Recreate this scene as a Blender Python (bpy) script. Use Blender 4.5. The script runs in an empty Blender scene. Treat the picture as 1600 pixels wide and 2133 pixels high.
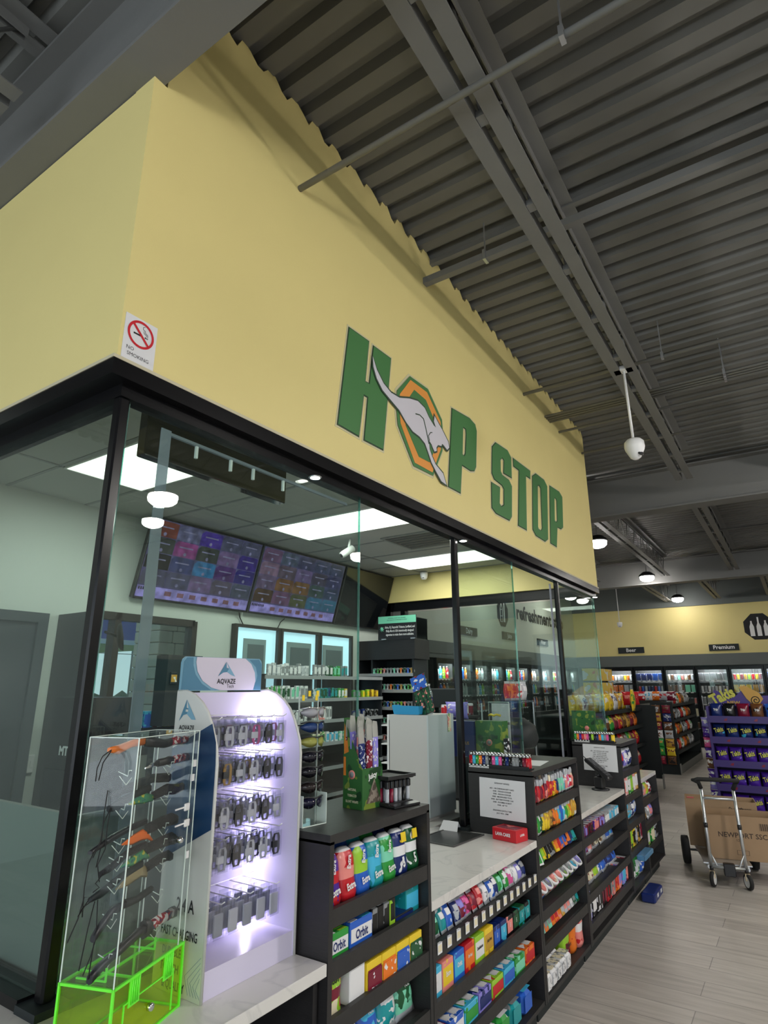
import bpy, bmesh, math, random
from mathutils import Vector, Matrix
HB_W = 150
PANEL_W = 12
C = bpy.context.scene.collection
sc = bpy.context.scene
R = math.radians
random.seed(7)

# ---------------------------------------------------------------- camera
CAMH = 1.68
cam_d = bpy.data.cameras.new('camera'); cam = bpy.data.objects.new('camera', cam_d); C.objects.link(cam)
YAW, PITCH, ROLL = 0.586184, 0.282274, -0.003166
f_ = Vector((-math.sin(YAW)*math.cos(PITCH), math.cos(YAW)*math.cos(PITCH), math.sin(PITCH)))
r0 = Vector((math.cos(YAW), math.sin(YAW), 0)); u0 = r0.cross(f_)
r_ = r0*math.cos(ROLL)+u0*math.sin(ROLL); u_ = -r0*math.sin(ROLL)+u0*math.cos(ROLL)
m = Matrix((r_, u_, -f_)).transposed().to_4x4(); m.translation = (0, 0, CAMH)
cam.matrix_world = m
cam_d.sensor_fit = 'HORIZONTAL'; cam_d.sensor_width = 36; cam_d.lens = 36*1253.53/1600
cam_d.clip_start = 0.05; cam_d.clip_end = 400
sc.camera = cam

# ---------------------------------------------------------------- world, view
w = bpy.data.worlds.new('sky'); sc.world = w; w.use_nodes = True
nt = w.node_tree; nt.nodes.clear()
o_ = nt.nodes.new('ShaderNodeOutputWorld'); bg = nt.nodes.new('ShaderNodeBackground')
geo = nt.nodes.new('ShaderNodeTexCoord'); sep = nt.nodes.new('ShaderNodeSeparateXYZ'); rmp = nt.nodes.new('ShaderNodeValToRGB')
nt.links.new(geo.outputs['Generated'], sep.inputs[0]); nt.links.new(sep.outputs['Z'], rmp.inputs[0])
rmp.color_ramp.elements[0].position = 0.0; rmp.color_ramp.elements[0].color = (.62, .76, .86, 1)
rmp.color_ramp.elements[1].position = 0.5; rmp.color_ramp.elements[1].color = (.25, .48, .82, 1)
nt.links.new(rmp.outputs[0], bg.inputs[0]); bg.inputs[1].default_value = .8
nt.links.new(bg.outputs[0], o_.inputs[0])
sc.view_settings.view_transform = 'Standard'; sc.view_settings.look = 'None'
sc.view_settings.gamma = 1; sc.view_settings.use_curve_mapping = False
sc.view_settings.exposure = 0.5
cy = sc.cycles
cy.max_bounces = 7; cy.diffuse_bounces = 3; cy.glossy_bounces = 4; cy.transmission_bounces = 6; cy.transparent_max_bounces = 24
cy.caustics_reflective = False; cy.caustics_refractive = False; cy.sample_clamp_indirect = 4.0
cy.use_denoising = True

# daylight falling in through the storefront glazing behind the photographer
for x_ in (-5.5, -2.7, .1, 2.9, 5.6):
    ld = bpy.data.lights.new('daylight', 'AREA'); ld.shape = 'RECTANGLE'; ld.size = 2.5; ld.size_y = 2.7; ld.energy = 40; ld.color = (.88, .95, 1)
    lo = bpy.data.objects.new('daylight', ld); C.objects.link(lo); lo.location = (x_, -5.2, 1.7); lo.rotation_euler = (R(90), 0, 0)

# ---------------------------------------------------------------- materials
def _mat(name):
    mt = bpy.data.materials.new(name); mt.use_nodes = True
    return mt, mt.node_tree, mt.node_tree.nodes['Principled BSDF']
def mat(name, col, rough=.5, metal=0, spec=.5, bump=0, bscale=200, var=0, vscale=3, stretch=None):
    mt, t, p = _mat(name)
    p.inputs['Base Color'].default_value = (*col, 1); p.inputs['Roughness'].default_value = rough
    p.inputs['Metallic'].default_value = metal; p.inputs['Specular IOR Level'].default_value = spec
    if bump or var:
        tc = t.nodes.new('ShaderNodeTexCoord'); src = tc.outputs['Object']
        if stretch:
            mp = t.nodes.new('ShaderNodeMapping'); mp.inputs['Scale'].default_value = stretch
            t.links.new(src, mp.inputs[0]); src = mp.outputs[0]
    if bump:
        n = t.nodes.new('ShaderNodeTexNoise'); n.inputs['Scale'].default_value = bscale; t.links.new(src, n.inputs['Vector'])
        b = t.nodes.new('ShaderNodeBump'); b.inputs['Strength'].default_value = bump; b.inputs['Distance'].default_value = .01
        t.links.new(n.outputs[0], b.inputs['Height']); t.links.new(b.outputs[0], p.inputs['Normal'])
    if var:
        n = t.nodes.new('ShaderNodeTexNoise'); n.inputs['Scale'].default_value = vscale; n.inputs['Detail'].default_value = 4
        t.links.new(src, n.inputs['Vector'])
        mx = t.nodes.new('ShaderNodeMix'); mx.data_type = 'RGBA'
        mx.inputs['A'].default_value = (*[c*(1-var) for c in col], 1); mx.inputs['B'].default_value = (*[min(1, c*(1+var)) for c in col], 1)
        t.links.new(n.outputs[0], mx.inputs['Factor']); t.links.new(mx.outputs['Result'], p.inputs['Base Color'])
    return mt
def emit(name, col, s):
    mt, t, p = _mat(name); p.inputs['Base Color'].default_value = (*col, 1)
    p.inputs['Emission Color'].default_value = (*col, 1); p.inputs['Emission Strength'].default_value = s
    return mt
def glassy(name, tint, base=.045, refl=1.0, rough=0.0, haze=0, hazecol=(.6, .7, .68)):
    mt = bpy.data.materials.new(name); mt.use_nodes = True; t = mt.node_tree; t.nodes.clear()
    out = t.nodes.new('ShaderNodeOutputMaterial'); tr = t.nodes.new('ShaderNodeBsdfTransparent'); gl = t.nodes.new('ShaderNodeBsdfGlossy')
    tr.inputs[0].default_value = (*tint, 1); gl.inputs['Roughness'].default_value = rough
    g = t.nodes.new('ShaderNodeNewGeometry'); d = t.nodes.new('ShaderNodeVectorMath'); d.operation = 'DOT_PRODUCT'
    t.links.new(g.outputs['Incoming'], d.inputs[0]); t.links.new(g.outputs['Normal'], d.inputs[1])
    def mth(op, a, b=None):
        n = t.nodes.new('ShaderNodeMath'); n.operation = op
        for i, v in enumerate((a, b)):
            if v is None: continue
            if isinstance(v, (int, float)): n.inputs[i].default_value = v
            else: t.links.new(v, n.inputs[i])
        return n.outputs[0]
    k = mth('SUBTRACT', 1.0, mth('ABSOLUTE', d.outputs['Value'])); k = mth('POWER', k, 5.0)
    k = mth('MULTIPLY', mth('ADD', mth('MULTIPLY', k, .9), base), refl)
    mx = t.nodes.new('ShaderNodeMixShader'); t.links.new(k, mx.inputs[0]); t.links.new(tr.outputs[0], mx.inputs[1]); t.links.new(gl.outputs[0], mx.inputs[2])
    last = mx.outputs[0]
    if haze:
        df = t.nodes.new('ShaderNodeBsdfDiffuse'); df.inputs[0].default_value = (*hazecol, 1)
        m2 = t.nodes.new('ShaderNodeMixShader'); m2.inputs[0].default_value = haze
        t.links.new(last, m2.inputs[1]); t.links.new(df.outputs[0], m2.inputs[2]); last = m2.outputs[0]
    t.links.new(last, out.inputs[0])
    return mt
def printed(name, c1, c2, c3=None, scale=30, thr=.52, rough=.3):
    """packaging film: flat ground colour with blotches of a second and third ink"""
    mt, t, p = _mat(name); p.inputs['Roughness'].default_value = rough
    tc = t.nodes.new('ShaderNodeTexCoord'); oi = t.nodes.new('ShaderNodeObjectInfo')
    vm = t.nodes.new('ShaderNodeVectorMath'); vm.operation = 'MULTIPLY_ADD'
    cx = t.nodes.new('ShaderNodeCombineXYZ')
    mu = t.nodes.new('ShaderNodeMath'); mu.operation = 'MULTIPLY'; mu.inputs[1].default_value = 37
    t.links.new(oi.outputs['Random'], mu.inputs[0])
    for i in range(3): t.links.new(mu.outputs[0], cx.inputs[i])
    vm.inputs[1].default_value = (1, 1, 1); t.links.new(tc.outputs['Object'], vm.inputs[0]); t.links.new(cx.outputs[0], vm.inputs[2])
    v = t.nodes.new('ShaderNodeTexNoise'); v.inputs['Scale'].default_value = scale; v.inputs['Detail'].default_value = 1.5
    t.links.new(vm.outputs[0], v.inputs['Vector'])
    r = t.nodes.new('ShaderNodeValToRGB'); r.color_ramp.interpolation = 'CONSTANT'
    e = r.color_ramp.elements; e[0].position = 0; e[0].color = (*(c3 or c1), 1); e[1].position = 1-thr-.07; e[1].color = (*c1, 1)
    x = e.new(thr+.04); x.color = (*c2, 1)
    t.links.new(v.outputs[0], r.inputs[0]); t.links.new(r.outputs[0], p.inputs['Base Color'])
    return mt
def hexc(h):
    h = h.lstrip('#'); v = [int(h[i:i+2], 16)/255 for i in (0, 2, 4)]
    return tuple(x/12.92 if x <= .04045 else ((x+.055)/1.055)**2.4 for x in v)
COL = dict(red='#c8202c', maroon='#7a1230', orange='#ee7a22', yellow='#f0cf30', lime='#9bcf35', green='#2f9a3e', forest='#14532f', teal='#1c9aa0',
           cyan='#45b8e0', blue='#2a62c8', navy='#172a6a', purple='#4a259a', violet='#8f86dc', pink='#e0559a', salmon='#ee8f88', white='#e8e8ea',
           grey='#8c8f92', black='#111214', brown='#6a4326', gold='#c99a3a', silver='#b8bcc2', cream='#e9dfc0', mint='#7fd6b4')
_cache = {}
def pk(col, acc='white', third=None, scale=30, thr=.52):
    k = ('pk', col, acc, third, scale, thr)
    if k not in _cache: _cache[k] = printed('print_'+col+'_'+acc, hexc(COL[col]), hexc(COL[acc]), hexc(COL[third]) if third else None, scale, thr)
    return _cache[k]
def solid(col, rough=.35):
    k = ('s', col, rough)
    if k not in _cache: _cache[k] = mat('plain_'+col, hexc(COL[col]), rough)
    return _cache[k]

M = {}
M['yellow'] = mat('yellow_paint', (.76, .645, .27), .55, bump=.05, bscale=160, var=.03)
M['whitewall'] = mat('white_paint', (.62, .66, .62), .6, bump=.04)
M['greywall'] = mat('grey_paint', (.12, .135, .13), .6)
M['steel'] = mat('grey_painted_steel', (.17, .17, .165), .55, bump=.05, bscale=60, var=.06)
M['steel_d'] = mat('dark_painted_steel', (.15, .155, .165), .5, bump=.05, bscale=60)
M['deckm'] = mat('painted_roof_deck', (.16, .16, .15), .55, var=.08, vscale=2)
M['black'] = mat('black_metal', (.004, .004, .005), .22, spec=.3)
M['blackm'] = mat('black_matte', (.007, .012, .013), .6)
M['blackp'] = mat('black_plastic', (.014, .014, .016), .35)
M['laminate'] = mat('charcoal_wood_laminate', (.020, .019, .020), .45, bump=.12, bscale=30, var=.25, vscale=8, stretch=(1, 1, 12))
M['laminate_h'] = mat('charcoal_laminate_shelf', (.024, .023, .023), .5, bump=.1, bscale=30, var=.3, vscale=8, stretch=(12, 1, 1))
M['glass'] = glassy('clear_glass', (.88, .945, .915), base=.05, haze=.006)
M['glass_edge'] = glassy('glass_polished_edge', (.35, .75, .68), base=.15, haze=.25, hazecol=(.35, .6, .55))
M['acryl'] = glassy('clear_acrylic', (.96, .97, .965), base=.035, haze=.012)
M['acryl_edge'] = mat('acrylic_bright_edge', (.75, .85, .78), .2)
M['film'] = glassy('clear_plastic_film', (.86, .87, .9), base=.07, rough=.12, haze=.02, hazecol=(.8, .8, .85))
M['strip'] = glassy('grey_plastic_strip', (.55, .58, .66), base=.05, haze=.55, hazecol=(.42, .45, .52))
M['chrome'] = mat('chrome', (.75, .75, .77), .12, 1)
M['alu'] = mat('brushed_aluminium', (.62, .64, .66), .3, .85)
M['whitep'] = mat('white_plastic', (.78, .78, .78), .35)
M['whitecab'] = mat('white_laminate', (.58, .57, .56), .5)
M['paper'] = mat('paper', (.72, .72, .74), .8)
M['ink'] = mat('black_ink', (.01, .01, .012), .7)
M['inkwhite'] = mat('white_ink', (.8, .8, .8), .5)
M['ceilt'] = mat('ceiling_tile', (.50, .51, .48), .8, bump=.1, bscale=300)
M['grid'] = mat('ceiling_grid', (.30, .31, .30), .5)
M['card'] = mat('corrugated_cardboard', (.36, .235, .135), .75, bump=.06, bscale=40, var=.08, vscale=5)
M['rubber'] = mat('black_rubber', (.012, .012, .012), .75)
M['silverrail'] = mat('silver_shelf_rail', (.42, .44, .46), .35, .3)

def quartz():
    mt, t, p = _mat('white_quartz'); p.inputs['Roughness'].default_value = .12
    tc = t.nodes.new('ShaderNodeTexCoord'); n = t.nodes.new('ShaderNodeTexNoise'); n.inputs['Scale'].default_value = 2.2
    n.inputs['Detail'].default_value = 7; n.inputs['Distortion'].default_value = 2.2
    r = t.nodes.new('ShaderNodeValToRGB'); e = r.color_ramp.elements
    e[0].position = .47; e[0].color = (.70, .685, .66, 1); e[1].position = .53; e[1].color = (.70, .685, .66, 1)
    x = e.new(.50); x.color = (.62, .61, .595, 1)
    t.links.new(tc.outputs['Object'], n.inputs['Vector']); t.links.new(n.outputs[0], r.inputs[0]); t.links.new(r.outputs[0], p.inputs['Base Color'])
    return mt
M['quartz'] = quartz()
def planks():
    mt, t, p = _mat('wood_look_floor_tile'); p.inputs['Roughness'].default_value = .38
    tc = t.nodes.new('ShaderNodeTexCoord'); mp = t.nodes.new('ShaderNodeMapping'); mp.inputs['Location'].default_value = (.3, .07, 0)
    b = t.nodes.new('ShaderNodeTexBrick'); b.offset = .37; b.inputs['Scale'].default_value = 1
    b.inputs['Brick Width'].default_value = 1.2; b.inputs['Row Height'].default_value = .2
    b.inputs['Mortar Size'].default_value = .0025; b.inputs['Mortar Smooth'].default_value = .1; b.inputs['Bias'].default_value = 0
    b.inputs['Color1'].default_value = (.42, .39, .355, 1); b.inputs['Color2'].default_value = (.52, .485, .44, 1); b.inputs['Mortar'].default_value = (.22, .2, .185, 1)
    t.links.new(tc.outputs['Object'], mp.inputs[0]); t.links.new(mp.outputs[0], b.inputs['Vector'])
    m2 = t.nodes.new('ShaderNodeMapping'); m2.inputs['Scale'].default_value = (1.5, 16, 1)
    n = t.nodes.new('ShaderNodeTexNoise'); n.inputs['Scale'].default_value = 1.6; n.inputs['Detail'].default_value = 6; n.inputs['Distortion'].default_value = .6
    t.links.new(tc.outputs['Object'], m2.inputs[0]); t.links.new(m2.outputs[0], n.inputs['Vector'])
    r = t.nodes.new('ShaderNodeValToRGB'); e = r.color_ramp.elements; e[0].position = .3; e[0].color = (.80, .79, .78, 1); e[1].position = .7; e[1].color = (1.12, 1.12, 1.12, 1)
    t.links.new(n.outputs[0], r.inputs[0])
    mx = t.nodes.new('ShaderNodeMix'); mx.data_type = 'RGBA'; mx.blend_type = 'MULTIPLY'; mx.inputs['Factor'].default_value = 1
    t.links.new(b.outputs['Color'], mx.inputs['A']); t.links.new(r.outputs[0], mx.inputs['B']); t.links.new(mx.outputs['Result'], p.inputs['Base Color'])
    return mt
M['floor'] = planks()

# ---------------------------------------------------------------- mesh helpers
class MB:
    def __init__(s): s.v = []; s.f = []; s.mi = []; s.sm = []
    def add(s, vs, fs, mi=0, smooth=False):
        n = len(s.v); s.v += [tuple(v) for v in vs]; s.f += [tuple(i+n for i in f) for f in fs]
        s.mi += [mi]*len(fs); s.sm += [smooth]*len(fs); return s
    def box(s, x0, x1, y0, y1, z0, z1, mi=0, c=0):
        if x1 < x0: x0, x1 = x1, x0
        if y1 < y0: y0, y1 = y1, y0
        if z1 < z0: z0, z1 = z1, z0
        if c:  # chamfered in plan view and at the top and bottom edge
            c = min(c, (x1-x0)*.4, (y1-y0)*.4, (z1-z0)*.4)
            def ring(i, z): return [(x0+i+c, y0+i, z), (x1-i-c, y0+i, z), (x1-i, y0+i+c, z), (x1-i, y1-i-c, z), (x1-i-c, y1-i, z), (x0+i+c, y1-i, z), (x0+i, y1-i-c, z), (x0+i, y0+i+c, z)]
            return s.rings([ring(c, z0), ring(0, z0+c), ring(0, z1-c), ring(c, z1)], mi=mi)
        vs = [(x0, y0, z0), (x1, y0, z0), (x1, y1, z0), (x0, y1, z0), (x0, y0, z1), (x1, y0, z1), (x1, y1, z1), (x0, y1, z1)]
        return s.add(vs, [(0, 3, 2, 1), (4, 5, 6, 7), (0, 1, 5, 4), (1, 2, 6, 5), (2, 3, 7, 6), (3, 0, 4, 7)], mi)
    def rings(s, rs, mi=0, smooth=False, cap=True, mis=None, closed=False):
        n = len(rs[0]); vs = [p for r in rs for p in r]; fs = []; ms = []
        m_ = len(rs)
        for k in range(m_ if closed else m_-1):
            for i in range(n):
                j = (i+1) % n; a = k*n; b = ((k+1) % m_)*n
                fs.append((a+i, a+j, b+j, b+i)); ms.append(mis[k] if mis else mi)
        base = len(s.v); s.add(vs, fs, 0, smooth); s.mi[-len(fs):] = ms
        if cap and not closed:
            s.f.append(tuple(base+i for i in reversed(range(n)))); s.mi.append(mis[0] if mis else mi); s.sm.append(False)
            s.f.append(tuple(base+(m_-1)*n+i for i in range(n))); s.mi.append(mis[-1] if mis else mi); s.sm.append(False)
        return s
    def tube(s, pts, r, n=8, mi=0, cap=True, smooth=True):
        pts = [Vector(p) for p in pts]; rs = []
        rr = r if isinstance(r, (list, tuple)) else [r]*len(pts)
        prev = None
        for i, p in enumerate(pts):
            d = (pts[min(i+1, len(pts)-1)]-pts[max(i-1, 0)]).normalized()
            if prev is None:
                a = Vector((0, 0, 1)) if abs(d.z) < .9 else Vector((1, 0, 0))
                x = d.cross(a).normalized()
            else:
                x = (prev-d*prev.dot(d)).normalized()
            prev = x; y = d.cross(x)
            rs.append([p+(x*math.cos(2*math.pi*k/n)+y*math.sin(2*math.pi*k/n))*rr[i] for k in range(n)])
        return s.rings(rs, mi, smooth, cap)
    def lathe(s, prof, n=20, mi=0, c=(0, 0, 0), mis=None, smooth=True, ax='z'):
        rs = []
        for r, z in prof:
            ring = []
            for k in range(n):
                a = 2*math.pi*k/n; q = (max(r, 1e-4)*math.cos(a), max(r, 1e-4)*math.sin(a), z)
                if ax == 'x': q = (q[2], q[0], q[1])
                if ax == 'y': q = (q[1], q[2], q[0])
                ring.append((q[0]+c[0], q[1]+c[1], q[2]+c[2]))
            rs.append(ring)
        return s.rings(rs, mi, smooth, True, mis)
    def prism(s, poly, h0, h1, plane='yz', mi=0):
        """polygon extruded along the axis missing from `plane`"""
        def P(a, b, h): return {'yz': (h, a, b), 'xz': (a, h, b), 'xy': (a, b, h)}[plane]
        n = len(poly); vs = [P(a, b, h0) for a, b in poly]+[P(a, b, h1) for a, b in poly]
        fs = [tuple(range(n)), tuple(range(2*n-1, n-1, -1))]+[(i, (i+1) % n, (i+1) % n+n, i+n) for i in range(n)]
        return s.add(vs, fs, mi)
    def mesh(s, name, mats=(), fix=True):
        me = bpy.data.meshes.new(name); me.from_pydata(s.v, [], s.f)
        for mt in (mats if isinstance(mats, (list, tuple)) else [mats]): me.materials.append(mt)
        me.polygons.foreach_set('material_index', s.mi); me.polygons.foreach_set('use_smooth', s.sm)
        if fix:
            bm = bmesh.new(); bm.from_mesh(me); bmesh.ops.recalc_face_normals(bm, faces=bm.faces)
            ng = [f for f in bm.faces if len(f.verts) > 4]
            if ng: bmesh.ops.triangulate(bm, faces=ng)
            bm.to_mesh(me); bm.free()
        me.update(); return me
def obj(name, mb, mats=None, parent=None, loc=None, rot=None, label=None):
    me = mb.mesh(name, mats) if isinstance(mb, MB) else mb
    o = bpy.data.objects.new(name, me); C.objects.link(o)
    if loc: o.location = loc
    if rot: o.rotation_euler = rot
    if parent: o.parent = parent
    if label: o['label'] = label
    return o
def tag(o, label, cat, group=None, kind=None):
    o['label'] = label; o['category'] = cat
    if group: o['group'] = group
    if kind: o['kind'] = kind
    return o
def thing(name, label, cat, loc=(0, 0, 0), rotz=0, group=None):
    o = bpy.data.objects.new(name, None); C.objects.link(o); o.location = loc; o.rotation_euler = (0, 0, rotz)
    o.empty_display_size = .05
    return tag(o, label, cat, group)
def struct(name, mb, mats, parent=None):
    o = obj(name, mb, mats, parent)
    if not parent: o['kind'] = 'structure'
    return o
def dup(root, loc=None, rotz=None, label=None, group=None):
    r = root.copy(); C.objects.link(r)
    if loc is not None: r.location = loc
    if rotz is not None: r.rotation_euler = (0, 0, rotz)
    if label: r['label'] = label
    if group: r['group'] = group
    for ch in list(root.children):
        c = ch.copy(); C.objects.link(c); c.parent = r
        for g in ch.children:
            d = g.copy(); C.objects.link(d); d.parent = c
    return r
_txt = {}
def text_mesh(s, bold=.0, sx=1.0, space=1.0, ext=.0):
    """lettering as a mesh, cap height 1, centred on the origin in x and y"""
    k = (s, bold, sx, space, ext)
    if k in _txt: return _txt[k]
    cu = bpy.data.curves.new('lettering', 'FONT'); cu.body = s; cu.align_x = 'CENTER'; cu.align_y = 'CENTER'
    cu.size = 1.38; cu.offset = bold; cu.space_character = space; cu.resolution_u = 2; cu.extrude = ext; cu.space_line = .95
    ob = bpy.data.objects.new('lettering', cu); C.objects.link(ob)
    dg = bpy.context.evaluated_depsgraph_get(); dg.update()
    me = bpy.data.meshes.new_from_object(ob.evaluated_get(dg)); me.name = 'lettering'
    me.transform(Matrix.Diagonal((sx, 1, 1, 1)))
    bpy.data.objects.remove(ob); bpy.data.curves.remove(cu)
    _txt[k] = me; return me
def text(s, h, mt, parent, loc, face='+x', bold=.0, sx=1.0, roll=0, space=1.0, name='lettering', label=None):
    """h = cap height; face = direction the writing looks"""
    me = text_mesh(s, bold, sx, space)
    key = ('tm', me.name, mt.name)
    if key not in _cache:
        m2 = me.copy(); m2.materials.clear(); m2.materials.append(mt); _cache[key] = m2
    o = bpy.data.objects.new(name, _cache[key]); C.objects.link(o)
    B = {'+x': Matrix(((0, 0, 1), (1, 0, 0), (0, 1, 0))), '-y': Matrix(((1, 0, 0), (0, 0, -1), (0, 1, 0))),
         '+z': Matrix(((1, 0, 0), (0, 1, 0), (0, 0, 1))), '+zx': Matrix(((0, -1, 0), (1, 0, 0), (0, 0, 1)))}[face] if isinstance(face, str) else face
    mm = (B @ Matrix.Rotation(roll, 3, 'Z')).to_4x4() @ Matrix.Scale(h, 4)
    mm.translation = Vector(loc); o.matrix_local = mm
    if parent: o.parent = parent; o.matrix_local = mm
    if label: o['label'] = label
    return o
ORD = ['first', 'second', 'third', 'fourth', 'fifth', 'sixth', 'seventh', 'eighth', 'ninth', 'tenth', 'eleventh', 'twelfth', 'thirteenth', 'fourteenth', 'fifteenth', 'sixteenth',
       'seventeenth', 'eighteenth', 'nineteenth', 'twentieth', 'twenty-first', 'twenty-second', 'twenty-third', 'twenty-fourth']
# ================================================================ SHELL
X0 = -1.35          # front plane of the counters and racks
GX = -1.80          # glass plane of the cashier booth
WX = -1.74          # yellow wall face above the glass
CT = .86            # counter top height
DK = 4.65           # underside of the roof deck

struct('floor', MB().box(-7, 7, -5, 21, -.1, 0), M['floor'])
# corrugated deck, ribs running along x
def deck():
    mb = MB(); p = .172; y = -5.0; prof = []
    while y < 21:
        prof += [(y, DK), (y+.085, DK), (y+.105, DK+.055), (y+.152, DK+.055)]; y += p
    n = len(prof)
    vs = [(-7, a, b) for a, b in prof]+[(7, a, b) for a, b in prof]
    mb.add(vs, [(i, i+1, n+i+1, n+i) for i in range(n-1)])
    mb.box(-7, 7, -5, 21, DK+.07, DK+.12)
    return mb
struct('ceiling', deck(), M['deckm'])
# yellow wall above the booth glass: top edge scribed roughly to the deck ribs
def wall_front():
    rnd = random.Random(3)
    poly = [(1.0, 2.74), (6.99, 2.74), (6.99, 4.5)]
    y = 6.99
    top = []
    yy = 1.12
    while yy < 6.95:
        top += [(yy, 4.655+rnd.uniform(-.02, .01)), (yy+.05, 4.62+rnd.uniform(-.02, .01)), (yy+.09, 4.60+rnd.uniform(-.015, .01)), (yy+.12, 4.655+rnd.uniform(-.01, .01))]
        yy += .172
    poly = [(1.0, 2.74), (6.99, 2.74), (6.99, 4.60)]+list(reversed(top))+[(1.06, 4.62), (1.06, 3.99), (1.0, 3.99)]
    mb = MB().prism(poly, WX, WX-.12, 'yz'); return mb
struct('wall_front', wall_front(), M['yellow'])
struct('wall_left', MB().box(-7, WX-.12, 1.0, 1.12, 2.74, 3.985), M['yellow'])
struct('wall_right', MB().box(-5.9, WX-.12, 6.87, 6.99, 3.12, 4.6).box(-4.6, WX-.121, 6.88, 6.99, 2.77, 3.2), M['yellow'])
# black header channel under the yellow wall
hb = MB().box(-7, WX+.01, .985, 1.11, 2.68, 2.74).box(WX-.11, WX+.01, 1.11, 7.0, 2.68, 2.74)
hb.box(GX-.03, GX+.03, 1.11, 7.0, 2.635, 2.68).box(-7, GX+.03, 1.05, 1.11, 2.635, 2.68).box(-7, WX-.04, 1.11, 1.2, 2.70, 2.74)
struct('trim_1', hb, M['black'])
struct('trim_2', MB().box(-7, WX+.012, .982, 1.0, 2.738, 2.75).box(WX, WX+.012, 1.0, 6.99, 2.738, 2.75), mat('pale_wall_bead', (.55, .5, .35), .5))
# booth room
struct('wall_booth_back', MB().box(-4.77, -4.65, 1.12, 2.75, 0, 3.2).box(-4.77, -4.65, 2.75, 3.80, 2.27, 3.2).box(-4.77, -4.65, 2.75, 3.80, 0, 1.15)
       .box(-4.77, -4.65, 3.80, 7.0, 0, 3.2), M['whitewall'])
struct('wall_store_left', MB().box(-6.02, -5.9, 9.7, 20.2, 2.55, 4.65), mat('pale_green_wall', (.55, .58, .5), .6))
struct('wall_cooler_left', MB().box(-6.02, -5.9, 7.1, 10.4, 0, 2.95).box(-6.02, -5.88, 10.4, 20.2, 2.3, 2.55).box(-6.02, -5.9, 7.1, 9.7, 2.95, 4.65), M['greywall'])
struct('wall_back', MB().box(-6.02, 7, 20.1, 20.22, 2.56, 3.96), M['yellow'])
struct('wall_back_upper', MB().box(-6.02, 7, 20.05, 20.22, 3.96, 4.7).box(-6.02, 7, 20.02, 20.1, 2.24, 2.56), M['greywall'])
struct('wall_street_side', MB().box(6.9, 7.02, -5, 21, 0, 4.7), M['whitewall'])
# storefront behind the photographer: piers and header with open glazing between
sf = MB().box(-7, 7, -5.02, -4.9, 3.1, 4.7).box(-7, 7, -5.02, -4.9, 0, .3)
for x in (-7, -4.2, -1.4, 1.4, 4.2, 6.8): sf.box(x, x+.2, -5.02, -4.9, .3, 3.1)
struct('wall_storefront', sf, M['greywall'])
struct('wall_lobby', MB().box(-7.02, -6.9, -5, 1.0, 0, 4.7), M['whitewall'])
struct('trim_3', MB().box(-4.6, -1.86, 6.93, 7.0, 2.66, 2.77).box(-4.34, -4.27, 6.93, 7.0, 1.0, 2.66).box(-4.6, -4.5, 6.93, 7.0, 2.3, 2.77), M['black'])
struct('wall_cooler_outer', MB().box(-6.75, -6.65, 7.1, 20.9, 0, 4.7).box(-6.75, 7, 20.75, 20.9, 0, 4.7).box(-6.7, -5.88, 10.4, 20.2, 2.225, 2.31).box(-6.0, 7, 20.1, 20.8, 2.225, 2.26).box(-6.75, -5.9, 7.0, 7.1, 0, 4.7), M['greywall'])
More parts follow.
